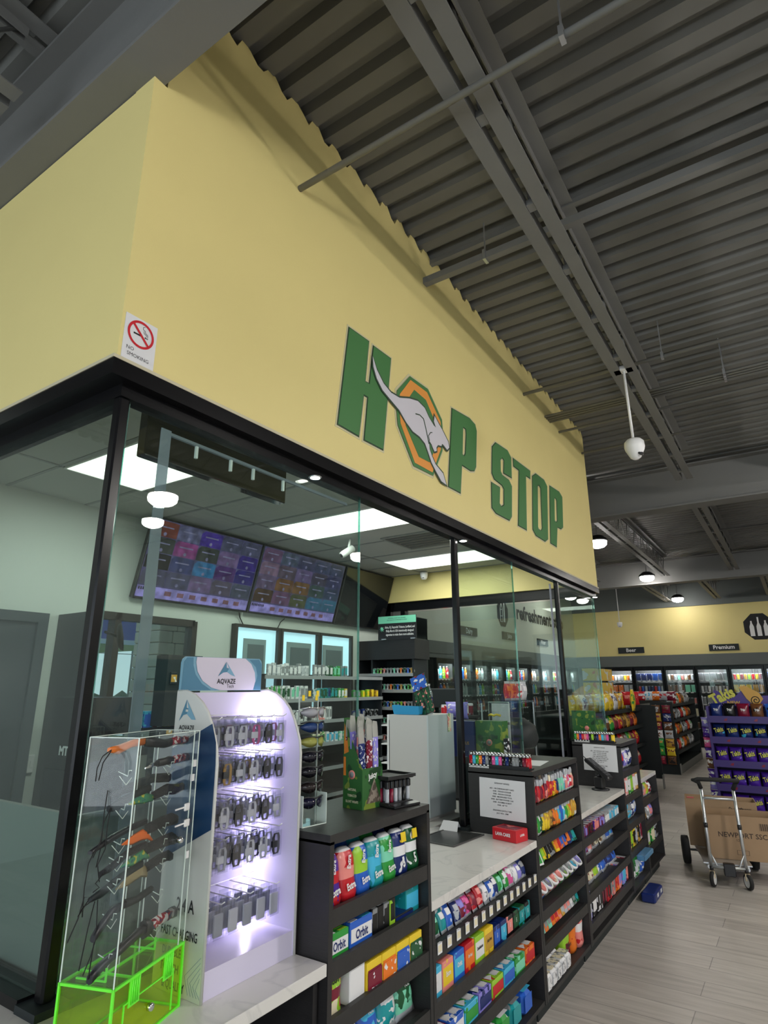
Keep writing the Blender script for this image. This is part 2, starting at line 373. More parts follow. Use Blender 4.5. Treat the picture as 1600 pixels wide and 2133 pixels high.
# booth ceiling of 2x4 tiles in a grid
cx0, cx1, cy0, cy1, CZ = -4.65, -1.86, 1.12, 6.9, 3.12
struct('ceiling_booth', MB().box(cx0, cx1, cy0, cy1, CZ, CZ+.02), M['ceilt'])
g = MB(); y = 1.36
while y < cy1: g.box(cx0, cx1, y-.012, y+.012, CZ-.006, CZ+.004); y += .61
for x in (-2.71, -3.93): g.box(x-.012, x+.012, cy0, cy1, CZ-.006, CZ+.004)
struct('trim_4', g, M['grid'])
struct('wall_booth_base', MB().box(-6.9, GX-.1, 1.16, 1.24, 0, .82), M['greywall'])
LOGO = dict(
 H=[(2.279,3.55),(2.461,3.56),(2.427,3.292),(2.472,3.297),(2.512,3.555),(2.69,3.562),(2.605,2.952),(2.427,2.948),(2.459,3.212),(2.415,3.21),(2.374,2.951),(2.197,2.953)],
 OG=[(2.908,3.546),(3.137,3.556),(3.32,3.406),(3.33,3.305),(3.311,3.177),(3.175,2.964),(2.936,2.955),(2.76,3.159),(2.749,3.246),(2.755,3.381)],
 OO=[(2.913,3.521),(3.12,3.524),(3.295,3.384),(3.306,3.296),(3.288,3.182),(3.165,2.983),(2.947,2.98),(2.789,3.18),(2.779,3.258),(2.785,3.369)],
 OI=[(2.953,3.47),(3.1,3.461),(3.228,3.34),(3.235,3.271),(3.219,3.176),(3.129,3.039),(2.995,3.033),(2.846,3.185),(2.832,3.268),(2.839,3.327)],
 P=[(3.482,3.554),(3.767,3.587),(3.86,3.572),(3.879,3.531),(3.837,3.234),(3.804,3.191),(3.741,3.172),(3.601,3.173),(3.562,2.955),(3.39,2.953)],
 PH=[(3.646,3.478),(3.693,3.478),(3.697,3.437),(3.669,3.278),(3.648,3.251),(3.616,3.251)],
 S=[(4.539,3.35),(4.371,3.341),(4.395,3.458),(4.359,3.471),(4.317,3.443),(4.309,3.337),(4.339,3.31),(4.478,3.307),(4.53,3.27),(4.487,3.007),(4.43,2.958),(4.164,2.954),(4.093,2.981),(4.112,3.184),(4.271,3.187),(4.245,3.05),(4.282,3.031),(4.336,3.059),(4.357,3.201),(4.319,3.222),(4.169,3.232),(4.13,3.269),(4.165,3.498),(4.239,3.557),(4.49,3.571),(4.557,3.532)],
 T=[(4.606,3.541),(5.009,3.548),(4.995,3.476),(4.887,3.472),(4.811,2.959),(4.624,2.959),(4.729,3.474),(4.603,3.474)],
 O2=[(5.062,3.515),(5.16,3.567),(5.388,3.569),(5.46,3.529),(5.359,2.992),(5.272,2.951),(5.034,2.957),(4.967,2.997)],
 O2H=[(5.182,3.46),(5.222,3.479),(5.267,3.459),(5.22,3.059),(5.186,3.028),(5.125,3.026),(5.104,3.049)],
 P2=[(5.544,3.556),(5.839,3.572),(5.922,3.54),(5.861,3.214),(5.788,3.177),(5.674,3.173),(5.6,2.961),(5.427,2.965)],
 P2H=[(5.658,3.47),(5.699,3.472),(5.725,3.453),(5.69,3.237),(5.653,3.211),(5.605,3.217)],
 K=[(2.492,3.478),(2.533,3.412),(2.601,3.357),(2.681,3.332),(2.773,3.338),(2.89,3.382),(2.992,3.407),(3.076,3.394),(3.128,3.35),(3.193,3.315),(3.222,3.311),(3.196,3.346),(3.208,3.39),(3.263,3.353),(3.308,3.328),(3.388,3.27),(3.402,3.232),(3.371,3.204),(3.325,3.221),(3.302,3.225),(3.289,3.204),(3.243,3.196),(3.219,3.17),(3.222,3.148),(3.194,3.133),(3.165,3.158),(3.157,3.17),(3.12,3.189),(3.128,3.128),(3.159,3.087),(3.201,3.048),(3.301,3.015),(3.343,2.948),(3.274,2.955),(3.209,2.999),(3.15,3.044),(3.11,3.099),(3.07,3.148),(3.004,3.17),(2.923,3.175),(2.846,3.207),(2.771,3.255),(2.68,3.283),(2.592,3.31),(2.533,3.358),(2.499,3.417)],
 KL=[(2.958,3.306),(3.009,3.318),(3.055,3.31),(3.075,3.271),(3.1,3.21),(3.119,3.16)],
 KL2=[(3.127,3.185),(3.115,3.214),(3.143,3.247),(3.165,3.255)],
)
def signpart(name, mb, mt, par, label=None): return obj(name, mb, mt, par, label=label)
sign = thing('wall_sign', 'large green HOP STOP lettering with orange octagon and leaping kangaroo on yellow wall', 'sign', (WX, 2.2, 2.95))
GREEN = mat('sign_green', (.055, .19, .055), .55); ORANGE = mat('sign_orange', (.78, .31, .055), .55); WHITEV = mat('sign_white', (.62, .60, .66), .55)
def loc(poly): return [(a-2.2, b-2.95) for a, b in poly]
def with_hole(o, h):
    """outer loop bridged to its hole so that the letter is one polygon"""
    k = min(range(len(o)), key=lambda i: (o[i][0]-h[0][0])**2+(o[i][1]-h[0][1])**2)
    def area(p): return sum(p[i][0]*p[(i+1) % len(p)][1]-p[(i+1) % len(p)][0]*p[i][1] for i in range(len(p)))
    if area(o)*area(h) > 0: h = [h[0]]+h[:0:-1]
    return o[:k+1]+h+[h[0]]+o[k:]
def outline(poly, d=.014):
    c = (sum(p[0] for p in poly)/len(poly), sum(p[1] for p in poly)/len(poly)); n = len(poly); out = []
    a = sum(poly[i][0]*poly[(i+1) % n][1]-poly[(i+1) % n][0]*poly[i][1] for i in range(n)); s = 1 if a > 0 else -1
    for i in range(n):
        p, q, r = Vector(poly[i-1]), Vector(poly[i]), Vector(poly[(i+1) % n])
        e1 = (q-p).normalized(); e2 = (r-q).normalized(); n1 = Vector((e1.y, -e1.x))*s; n2 = Vector((e2.y, -e2.x))*s
        b = (n1+n2); b = b/max(b.length, .3)*1.0 if b.length > 0 else n1
        out.append(tuple(q+b.normalized()*d*min(1.6, 1/max(.4, b.normalized().dot(n1)))))
    return out
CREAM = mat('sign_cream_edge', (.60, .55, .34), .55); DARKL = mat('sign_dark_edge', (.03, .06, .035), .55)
for k, hole in (('H', None), ('P', 'PH'), ('S', None), ('T', None), ('O2', 'O2H'), ('P2', 'P2H')):
    P_ = loc(LOGO[k]); Q = P_ if not hole else with_hole(P_, loc(LOGO[hole]))
    l = signpart('letter', MB().prism(Q, .0046, .0062), GREEN, sign)
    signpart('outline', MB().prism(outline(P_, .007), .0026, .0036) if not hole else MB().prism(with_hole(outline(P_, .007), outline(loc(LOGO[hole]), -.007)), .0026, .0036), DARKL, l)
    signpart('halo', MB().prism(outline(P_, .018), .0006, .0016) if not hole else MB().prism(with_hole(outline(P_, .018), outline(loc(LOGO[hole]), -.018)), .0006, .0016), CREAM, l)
oc = signpart('octagon', MB().prism(loc(LOGO['OG']), .0064, .0074), GREEN, sign, 'green octagon ring standing in for the letter O')
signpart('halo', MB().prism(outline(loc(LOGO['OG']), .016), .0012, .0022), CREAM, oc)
signpart('orange_ring', MB().prism(loc(LOGO['OO']), .0078, .0088), ORANGE, oc)
signpart('octagon_centre', MB().prism(loc(LOGO['OI']), .0092, .0102), GREEN, oc)
kg = signpart('kangaroo', MB().prism(loc(LOGO['K']), .0118, .0128), WHITEV, sign, 'white leaping kangaroo emblem')
signpart('outline', MB().prism(outline(loc(LOGO['K']), .012), .0104, .0114), DARKL, kg)
signpart('contour_line', MB().tube([(.0132, a, b) for a, b in loc(LOGO['KL'])], .004, 6).tube([(.0132, a, b) for a, b in loc(LOGO['KL2'])], .003, 6), DARKL, kg)

# steel frame of the roof
def ibeam(y0, y1, z0, z1, label):
    yc = (y0+y1)/2; mb = MB().box(-6.9, 6.88, y0, y1, z0, z0+.02).box(-6.9, 6.88, y0, y1, z1-.02, z1).box(-6.9, 6.88, yc-.008, yc+.008, z0+.02, z1-.02)
    return tag(obj('steel_beam', mb, M['steel']), label, 'beam', 'steel roof beams')
ibeam(.878, 1.047, 3.99, 4.56, 'grey steel roof beam above the near corner of the yellow booth wall')
ibeam(8.60, 8.86, 3.99, 4.56, 'grey steel roof beam just beyond the far end of the booth wall')
ibeam(15.3, 15.6, 3.99, 4.56, 'grey steel roof beam nearest the back wall')
ibeam(-3.4, -3.2, 3.99, 4.56, 'grey steel roof beam above the storefront')
def joist(x, ya, yb, zb, label):
    t = thing('bar_joist', label, 'joist', (x, ya, zb), group='open web joists under the roof deck')
    L_ = yb-ya; H_ = 4.60-zb
    obj('bottom_chord', MB().box(-.10, -.022, 0, L_, 0, .007).box(-.029, -.022, 0, L_, .007, .07).box(.022, .10, 0, L_, 0, .007).box(.022, .029, 0, L_, .007, .07), M['steel'], t)
    obj('top_chord', MB().box(-.095, -.013, -.1, L_+.1, H_-.007, H_).box(-.020, -.013, 0, L_, H_-.06, H_-.007).box(.013, .095, -.1, L_+.1, H_-.007, H_).box(.013, .020, 0, L_, H_-.06, H_-.007), M['steel'], t)
    n = max(2, int(round(L_/.61))); wb = MB()
    for i in range(n):
        a = i*L_/n; b = (i+1)*L_/n; c_ = (a+b)/2
        wb.tube([(0, a+.03, H_-.02), (0, c_, .02)], .009, 6).tube([(0, c_, .02), (0, b-.03, H_-.02)], .009, 6)
    obj('web_rods', wb, M['steel'], t)
    for i in range(n): obj('spacer', MB().box(-.020, .020, (i+.5)*L_/n-.03, (i+.5)*L_/n+.03, .004, .04), M['steel'], t)
    return t
JN = {-.81: 'nearest the booth wall', .65: 'over the shop aisle', 2.1: 'second out from the aisle', 3.55: 'third out from the aisle', 5.0: 'nearest the outer wall', -2.27: 'above the booth ceiling', -3.75: 'over the booth back'}
for x, nm in JN.items():
    if x > -1: joist(x, 1.10, 8.05 if x == -.81 else 8.5, 4.17, f'open web steel joist {nm}, in the bay over the booth')
for x in (-5.2, -3.75, -2.2, -.81, .65, 2.1, 3.55):
    nm = {-5.2: 'furthest left', -3.75: 'second from the left', -2.2: 'just past the booth wall corner', -.81: 'over the main aisle', .65: 'right of the main aisle', 2.1: 'second right of the main aisle', 3.55: 'far right'}[x]
    joist(x, 9.0, 15.1, 4.12, f'open web steel joist {nm}, in the middle bay')
for x in (-2.9, -1.6, -.3, 1.1):
    nm = {-2.9: 'leftmost', -1.6: 'second from left', -.3: 'third from left', 1.1: 'rightmost'}[x]
    joist(x, 15.75, 19.9, 4.1, f'open web steel joist, {nm} in the bay by the back wall')
for x in (-5.5, -4.0, -2.5, -1.0, .5, 2.0, 3.5):
    joist(x, -3.1, .8, 4.15, f'open web steel joist in the near bay, {["leftmost","second","third","fourth","fifth","sixth","rightmost"][int((x+5.5)/1.5)]} from the left')
# conduits running along x from the booth wall
def conduit(y, z, r, label, x1=6.8, clips=(), rect=False):
    t = thing('conduit', label, 'pipe', (WX, y, z), group='conduits under the roof deck')
    L_ = x1-WX
    obj('pipe', MB().box(0, L_, -r, r, -r, r) if rect else MB().tube([(0.001, 0, 0), (L_, 0, 0)], r, 10), M['steel'], t)
    for c_ in clips: obj('clip', MB().box(c_, c_+.02, -r-.006, r+.006, -r-.006, r+.02).box(c_+.006, c_+.014, -.004, .004, r, DK-z), M['alu'], t)
conduit(1.847, 4.13, .016, 'round conduit crossing from the booth wall below the nearest joist', clips=(1.35,))
conduit(3.14, 4.38, .024, 'square strut crossing from the middle of the booth wall', rect=True, clips=(.45, 2.1))
conduit(3.24, 4.60, .018, 'thin strut tight under the deck at the middle of the booth wall', rect=True)
conduit(4.99, 4.31, .016, 'round conduit meeting the booth wall above the letter T', clips=(1.2,))
for i in range(4): conduit(5.58+.05*i, 4.31, .0125, f'{["nearest","second","third","furthest"][i]} of four bundled conduits above the last letters', clips=(1.6,))
conduit(6.02, 4.30, .013, 'single round conduit just past the bundled four')
conduit(6.88, 4.34, .013, 'round conduit at the far corner of the booth wall')
conduit(10.6, 4.5, .02, 'long conduit across the middle bay, nearer one'); conduit(12.7, 4.5, .02, 'long conduit across the middle bay, farther one')

# ---------------------------------------------------------------- lamps
LENS = emit('led_lens', (1, .97, .92), 14)
HBL = emit('high_bay_lens', (1, .955, .90), HB_W)
HBL2 = emit('high_bay_lens_dim', (1, .955, .90), HB_W*.30)
LENSW = emit('troffer_lens', (.93, 1.0, .86), 1.5)
def highbay(x, y, z, label, power):
    t = thing('high_bay_light', label, 'lamp', (x, y, z), group='round high bay lamps')
    obj('housing', MB().lathe([(.06, .10), (.09, .10), (.17, .035), (.175, .0), (.165, -.004)], 24), M['blackp'], t)
    obj('lens', MB().lathe([(.15, .0), (.155, -.03), (.145, -.07), (.11, -.10), (.05, -.118), (0, -.12)], 24), HBL2 if (y > 9.5 or y < 0) else HBL, t)
    obj('stem', MB().tube([(0, 0, .1), (0, 0, DK-z)], .008, 8), M['steel'], t)
HB = [(-2.58, 10.67, 4.12, 'lit round lamp peeping past the far end of the yellow wall'), (-2.58, 14.93, 4.12, 'lit round lamp above the left gondola shelves'), (-2.58, 19.28, 4.12, 'lit round lamp nearest the back wall'),
      (1.9, 3.9, 3.70, 'lit round lamp over the shop aisle beside the booth'), (4.2, 5.4, 4.12, 'lit round lamp over the aisle further from the booth'), (1.9, .2, 3.70, 'lit round lamp overhead by the photographer'),
      (4.2, 1.5, 4.12, 'lit round lamp to the right of the photographer'), (1.9, 7.6, 3.70, 'lit round lamp right of the booth end'), (1.35, 14.2, 4.12, 'lit round lamp over the middle aisle'),
      (4.2, 12.1, 4.12, 'lit round lamp right of the middle aisle'), (1.35, 18.0, 4.12, 'lit round lamp over the aisle end'),
      (-5.0, 12.9, 4.12, 'lit round lamp by the dairy sign'), (-5.0, 17.0, 4.12, 'lit round lamp by the water sign'), (-5.2, -3.0, 4.12, 'lit round lamp left of the photographer'), (1.35, -2.0, 4.12, 'lit round lamp behind the photographer')]
for x, y, z, l in HB: highbay(x, y, z, l, HB_W)
for i, y in enumerate((2.30, 4.25, 6.20)):
    t = thing('ceiling_light', ['bright white ceiling panel light nearest the booth corner', 'bright white ceiling panel light in the middle of the booth', 'bright white ceiling panel light at the far end of the booth'][i], 'lamp', (-3.33, y, CZ-.004), group='booth ceiling panel lights')
    obj('frame', MB().box(-.61, .61, -.305, -.29, -.008, .002).box(-.61, .61, .29, .305, -.008, .002).box(-.61, -.595, -.29, .29, -.008, .002).box(.595, .61, -.29, .29, -.008, .002), M['whitep'], t)
    obj('diffuser', MB().box(-.595, .595, -.29, .29, -.006, -.002), LENSW, t)
    ld = bpy.data.lights.new('panel_light', 'AREA'); ld.shape = 'RECTANGLE'; ld.size = 1.15; ld.size_y = .55; ld.energy = PANEL_W; ld.color = (.95, 1, .92)
    lo = bpy.data.objects.new('panel_light', ld); C.objects.link(lo); lo.parent = t; lo.location = (0, 0, -.012)

# ---------------------------------------------------------------- glass front
def pane(x, y0, y1, z0, z1, label, grp='clear glass panes of the booth'):
    t = thing('sneeze_guard', label, 'glass', (x, y0, z0), group=grp)
    obj('sheet', MB().box(-.005, .005, .004, y1-y0-.004, 0, z1-z0), M['glass'], t)
    obj('polished_edge', MB().box(-.0055, .0055, y1-y0-.004, y1-y0, 0, z1-z0), M['glass_edge'], t); obj('polished_edge', MB().box(-.0055, .0055, 0, .004, 0, z1-z0), M['glass_edge'], t)
pane(GX, 1.10, 2.476, CT+.03, 2.64, 'tall clear glass pane from the booth corner to the first service gap')
pane(GX, 3.585, 4.58, CT+.03, 2.64, 'tall clear glass pane between the two service gaps')
pane(GX, 5.70, 6.98, 1.0, 2.64, 'tall clear glass pane at the far end of the booth')
t = thing('sneeze_guard', 'clear glass pane on the left side of the booth corner', 'glass', (-6.6, 1.075, CT+.03), group='clear glass panes of the booth')
obj('sheet', MB().box(0, 4.78, -.005, .005, 0, 2.64-CT-.03), M['glass'], t)
t = thing('sneeze_guard', 'clear glass return pane closing the far end of the booth', 'glass', (-3.4, 6.975, 1.0), group='clear glass panes of the booth')
obj('sheet', MB().box(-.86, 1.58, -.005, .005, 0, 1.64), M['glass'], t); obj('polished_edge', MB().box(1.58, 1.585, -.006, .006, 0, 1.64), M['glass_edge'], t)
def post(y, lab, z0=CT):
    t = thing('glass_post', lab, 'post', (GX, y, z0), group='black posts of the booth glazing')
    obj('pole', MB().box(-.02, .02, -.02, .02, .02, 2.64-z0, c=.006), M['black'], t)
    obj('foot', MB().box(-.05, .05, -.05, .05, 0, .02), M['blackm'], t)
post(1.075, 'black square post at the near corner of the glass booth')
post(3.56, 'black square post between the first service gap and the middle pane')
post(5.68, 'black square post right of the second service gap')
tag(obj('channel', MB().box(GX-.05, GX+.05, 1.12, 2.5, CT, CT+.028).box(-6.6, GX-.05, 1.03, 1.12, CT, CT+.028), M['black']), 'black base channel holding the corner glass panes', 'trim')
for (y0, lab) in ((1.285, 'grey translucent plastic strip hanging behind the corner pane'), (5.60, 'grey translucent plastic strip beside the second gap')):
    tag(obj('plastic_strip', MB().box(GX-.035, GX-.031, y0-.022, y0+.022, 1.05, 2.61), M['strip']), lab, 'strip', 'grey plastic strips')
t = thing('hanging_screen', 'dark flat screen hung with its back to the corner glass', 'screen', (-2.3, 1.51, 2.69))
obj('housing', MB().box(-.06, 0, 0, .93, 0, .30, c=.004), mat('gloss_black_screen', (.003, .0035, .004), .06, spec=.9), t); obj('mount', MB().box(-.05, -.02, .3, .34, .3, .43).box(-.05, -.02, .6, .64, .3, .43), M['blackm'], t)
tk = thing('track_rail', 'thin clear track with short pins along the glass head', 'rail', (GX-.06, 1.28, 2.60))
obj('rail', MB().box(0, .012, 0, 1.15, 0, .012), M['strip'], tk)
for k in (.16, .34, .47, .66): obj('pin', MB().box(.001, .011, k, k+.011, -.05, .001), M['whitep'], tk)
# downlights in the header
for y, l in ((2.06, 'small round light under the header at the first pane'), (3.62, 'small round light under the header at the first post'), (6.9, 'small round light under the header at the far corner')):
    t = thing('downlight', l, 'lamp', (GX+.0, y, 2.634), group='small lights under the header'); t.location.x = WX-.018
    obj('rim', MB().lathe([(.032, 0), (.032, -.006), (.024, -.006)], 16), M['chrome'], t); obj('lens', MB().lathe([(.023, -.0065), (.023, -.003)], 16), LENS, t)

# ---------------------------------------------------------------- signs, cameras
t = thing('no_smoking_sign', 'white NO SMOKING sign with red ring at the booth corner', 'sign', (WX, 1.012, 2.752))
obj('plate', MB().box(.0005, .003, 0, .126, 0, .176), M['paper'], t)
RED = mat('sign_red', (.55, .01, .02), .4)
ring = MB()
n = 40; o1, i1 = [], []
cy_, cz_, ro, ri = .063, .116, .052, .043
for k in range(n):
    a = 2*math.pi*k/n; b = 2*math.pi*(k+1)/n
    ring.add([(.0045, cy_+ro*math.cos(a), cz_+ro*math.sin(a)), (.0045, cy_+ro*math.cos(b), cz_+ro*math.sin(b)), (.0045, cy_+ri*math.cos(b), cz_+ri*math.sin(b)), (.0045, cy_+ri*math.cos(a), cz_+ri*math.sin(a))], [(0, 1, 2, 3)])
d = .0045*.707
ring.add([(.0046, cy_-.031-d, cz_+.031-d), (.0046, cy_-.031+d, cz_+.031+d), (.0046, cy_+.031+d, cz_-.031+d), (.0046, cy_+.031-d, cz_-.031-d)], [(0, 1, 2, 3)])
obj('red_ring', ring, RED, t)
obj('cigarette', MB().box(.0032, .0038, .035, .062, .110, .116).box(.0032, .0038, .079, .083, .110, .116).box(.0032, .0038, .085, .087, .110, .116).box(.0032, .0038, .089, .091, .110, .116)
    .tube([(.0035, .090, .119), (.0035, .089, .127), (.0035, .080, .131), (.0035, .078, .139), (.0035, .070, .141), (.0035, .069, .150), (.0035, .076, .153)], .0009, 5).tube([(.0035, .085, .119), (.0035, .084, .124), (.0035, .075, .128), (.0035, .073, .136)], .0009, 5), M['ink'], t)
text('NO', .014, M['ink'], t, (.0036, .029, .049)); text('SMOKING', .014, M['ink'], t, (.0036, .062, .027))
t = thing('security_camera', 'white dome camera on a long pendant pole under the joist', 'camera', (-.81, 4.86, 3.46))
obj('pole', MB().tube([(0, -.02, .12), (0, -.06, .73)], .011, 10), M['whitep'], t)
obj('mount', MB().box(-.07, .07, -.10, -.02, .71, .745), M['whitep'], t)
obj('body', MB().lathe([(.0, .125), (.055, .122), (.075, .10), (.078, .06), (.072, .035), (.055, 0), (.04, -.03), (.02, -.045), (0, -.048)], 24), M['whitep'], t)
obj('lens', MB().lathe([(.0, 0), (.02, 0), (.026, -.01), (0, -.012)], 16), M['blackp'], t, (.048, -.03, -.005), (R(60), 0, R(50)))
def domecam(x, y, z, label, up, s=1.0):
    t = thing('security_camera', label, 'camera', (x, y, z)); t.scale = (s, s, s)
    obj('body', MB().lathe([(.05, .05), (.052, .02), (.045, -.02), (.03, -.045), (0, -.05)], 18), M['whitep'], t)
    obj('lens', MB().lathe([(.0, 0), (.02, 0), (.02, -.012), (0, -.012)], 12), M['blackp'], t, (.008, -.033, -.012), (R(60), 0, R(15)))
    obj('stem', MB().tube([(0, 0, .05), (0, 0, up)], .008, 8), M['whitep'], t)
domecam(-4.2, 19.0, 3.42, 'small white camera hanging on a long cord before the back wall', 1.2, 1.5)
domecam(-3.86, 6.75, 3.06, 'white dome camera on the yellow strip inside the booth', .058)
t = thing('security_camera', 'white bullet camera under the middle booth ceiling light', 'camera', (-3.55, 4.70, 2.98), R(-30))
obj('body', MB().lathe([(.0, -.09), (.03, -.09), (.036, -.06), (.036, .06), (.03, .065), (0, .06)], 16, ax='y'), M['whitep'], t, rot=(R(35), 0, 0)); obj('bracket', MB().tube([(0, 0, .02), (0, .02, .12)], .012, 8), M['whitep'], t)
obj('lens', MB().lathe([(.0, -.093), (.024, -.093), (.024, -.088), (0, -.088)], 12, ax='y'), M['blackp'], t, rot=(R(35), 0, 0))
t = thing('smoke_detector', 'small dark disc hanging from the booth ceiling near the glass', 'detector', (-2.3, 2.66, 2.93))
obj('disc', MB().lathe([(0, 0), (.05, 0), (.055, .012), (.02, .02), (0, .02)], 18), M['blackm'], t); obj('stem', MB().tube([(0, 0, .02), (0, 0, .186)], .004, 6), M['blackm'], t)
t = thing('air_vent', 'grey slotted air vent in the booth ceiling', 'vent', (-3.0, 5.2, CZ-.008))
obj('frame', MB().box(-.3, .3, -.3, -.27, -.006, .006).box(-.3, .3, .27, .3, -.006, .006).box(-.3, -.27, -.27, .27, -.006, .006).box(.27, .3, -.27, .27, -.006, .006), M['grid'], t)
for k in range(6): obj('louvre', MB().box(-.26, .26, -.24+.09*k, -.2+.09*k, -.004, .006), M['steel'], t)
# ================================================================ PRODUCT KIT (front faces +x, base at z=0, centred in y)
def sup(w, d, z, n=12, e=3.0, cx=0, cy=0):
    out = []
    for k in range(n):
        a = 2*math.pi*(k+.5)/n; c_, s_ = math.cos(a), math.sin(a)
        out.append((cx+d/2*abs(c_)**(2/e)*(1 if c_ > 0 else -1), cy+w/2*abs(s_)**(2/e)*(1 if s_ > 0 else -1), z))
    return out
_pm = {}
def pmesh(key, fn):
    if key not in _pm: _pm[key] = fn().mesh(key.split('|')[0], [M['whitep']]*4)
    return _pm[key]
def P_pouch(w=.075, d=.06, h=.15):      # standing gum pouch: bulging body, shaped shoulders
    return pmesh('pouch|%g|%g|%g' % (w, d, h), lambda: MB().rings([sup(w*.86, d*.8, 0), sup(w*.96, d, h*.12), sup(w*.92, d*.86, h*.40), sup(w*.98, d*.95, h*.62), sup(w, d*.92, h*.78), sup(w*.86, d*.7, h*.92), sup(w*.5, d*.35, h)], smooth=True, mis=[0, 0, 2, 0, 0, 1, 1]))
def P_carton(w, d, h, c=.002):          # carton with a printed front panel
    def f():
        mb = MB().box(-d/2, d/2, -w/2, w/2, 0, h, 0, c)
        mb.box(d/2, d/2+.0008, -w/2+.004, w/2-.004, h*.2, h*.8, 1); mb.box(-d/2+.006, d/2-.006, -w/2+.006, w/2-.006, h, h+.0008, 2)
        return mb
    return pmesh('carton|%g|%g|%g' % (w, d, h), f)
def P_stack(w, d, h, k):                # tray of k slim packs set on edge, striped lids
    def f():
        mb = MB(); s = d/k
        for i in range(k):
            x = -d/2+i*s
            mb.box(x+.001, x+s-.001, -w/2, w/2, 0, h, 0, .0015); mb.box(x+s*.2, x+s*.8, -w/2+.006, -w/2+w*.35, h, h+.0008, 1); mb.box(x+s*.2, x+s*.8, w*.05, w/2-.006, h, h+.0008, 2)
        mb.box(d/2, d/2+.0008, -w/2+.005, w/2-.005, h*.25, h*.75, 1)
        return mb
    return pmesh('packs|%g|%g|%g|%d' % (w, d, h, k), f)
def P_tube(r, h):                       # cup with a white rimmed round lid
    return pmesh('cup|%g|%g' % (r, h), lambda: MB().lathe([(r*.82, 0), (r*.9, h*.1), (r*.95, h*.55), (r, h*.86), (r*1.06, h*.88), (r*1.06, h), (r*.86, h), (r*.84, h*.985), (0, h*.985)], 18, mis=[0, 0, 0, 1, 1, 1, 1, 2, 2]))
def P_slim(w, d, h):                    # slim filled tube with flared clear top
    return pmesh('slim|%g|%g|%g' % (w, d, h), lambda: MB().rings([sup(w*.5, d*.4, 0, 8), sup(w*.9, d*.9, h*.12, 8), sup(w, d, h*.5, 8), sup(w*.55, d*.5, h*.72, 8), sup(w*.9, d*.55, h*.86, 8), sup(w*.8, d*.3, h, 8)], smooth=True, mis=[1, 0, 0, 2, 2, 2]))
def P_bag(w, h, d):                     # pillow bag with crimped ends
    def f():
        mb = MB(); rows = 9; cols = 8; F = []; B = []
        for i in range(rows):
            t_ = i/(rows-1); bl = math.sin(math.pi*min(1, max(0, (t_-.06)/.88)))**.55 if .06 < t_ < .94 else 0
            for j in range(cols):
                s_ = j/(cols-1); e = (math.sin(math.pi*s_))**.6 if 0 < j < cols-1 else 0
                yy = (s_-.5)*w*(1-.10*bl+.015*math.sin(t_*21)); zz = t_*h
                F.append((.001+d/2*bl*e, yy, zz)); B.append((-.001-d/2*bl*e, yy, zz))
        n = rows*cols; fs = []; ms = []
        for i in range(rows-1):
            mi = 2 if (i == 0 or i == rows-2) else (1 if 4 <= i <= 5 else 0)
            for j in range(cols-1):
                a = i*cols+j; fs += [(a, a+1, a+cols+1, a+cols), (n+a, n+a+cols, n+a+cols+1, n+a+1)]; ms += [mi if not (mi == 1 and (j == 0 or j == cols-2)) else 0, 0]
        for j in range(cols-1): fs += [(j, n+j, n+j+1, j+1), ((rows-1)*cols+j, (rows-1)*cols+j+1, n+(rows-1)*cols+j+1, n+(rows-1)*cols+j)]; ms += [2, 2]
        for i in range(rows-1):
            a = i*cols; b = a+cols-1; fs += [(a, a+cols, n+a+cols, n+a), (b, n+b, n+b+cols, b+cols)]; ms += [0, 0]
        mb.add(F+B, fs, 0, True); mb.mi[-len(ms):] = ms
        return mb
    return pmesh('bag|%g|%g|%g' % (w, h, d), f)
def P_card(w, h, d):                    # hang card with a blister
    def f():
        mb = MB().box(-.001, .001, -w/2, w/2, 0, h, 0); mb.box(.001, d, -w*.38, w*.38, h*.08, h*.62, 1, .004); mb.box(.001, .0018, -w*.4, w*.4, h*.7, h*.86, 2)
        return mb
    return pmesh('card|%g|%g|%g' % (w, h, d), f)
def P_bottle(r, h):
    return pmesh('bottle|%g|%g' % (r, h), lambda: MB().lathe([(r*.9, 0), (r, h*.03), (r, h*.25), (r*1.01, h*.26), (r*1.01, h*.55), (r, h*.56), (r*.95, h*.68), (r*.5, h*.84), (r*.36, h*.88), (r*.36, h*.93), (r*.4, h*.93), (r*.4, h), (0, h)], 14, mis=[0, 0, 0, 1, 1, 0, 0, 0, 0, 2, 2, 2, 2]))
def P_can(r, h):
    return pmesh('can|%g|%g' % (r, h), lambda: MB().lathe([(r*.85, 0), (r, h*.05), (r, h*.2), (r, h*.8), (r, h*.93), (r*.85, h), (r*.8, h*.985), (0, h*.985)], 14, mis=[2, 0, 1, 0, 2, 2, 2, 2]))
def P_tin(r, h):                        # round tin standing on its edge, face to +x
    return pmesh('tin|%g|%g' % (r, h), lambda: MB().lathe([(r, -h), (r*1.0, 0), (r*.9, .002), (r*.88, .001), (0, .001)], 16, c=(0, 0, r), ax='x', mis=[0, 0, 1, 2, 2]))
def P_lighter():
    def f():
        mb = MB().rings([sup(.021, .012, 0, 10, 2.4), sup(.024, .0135, .004, 10, 2.4), sup(.024, .0135, .055, 10, 2.4)], smooth=True)
        mb.rings([sup(.022, .0125, .055, 8, 2.4), sup(.022, .0125, .068, 8, 2.4), sup(.016, .011, .078, 8, 2.4)], mi=1, smooth=True); mb.box(-.004, .006, -.012, -.002, .066, .072, 2)
        return mb
    return pmesh('lighter|a', f)
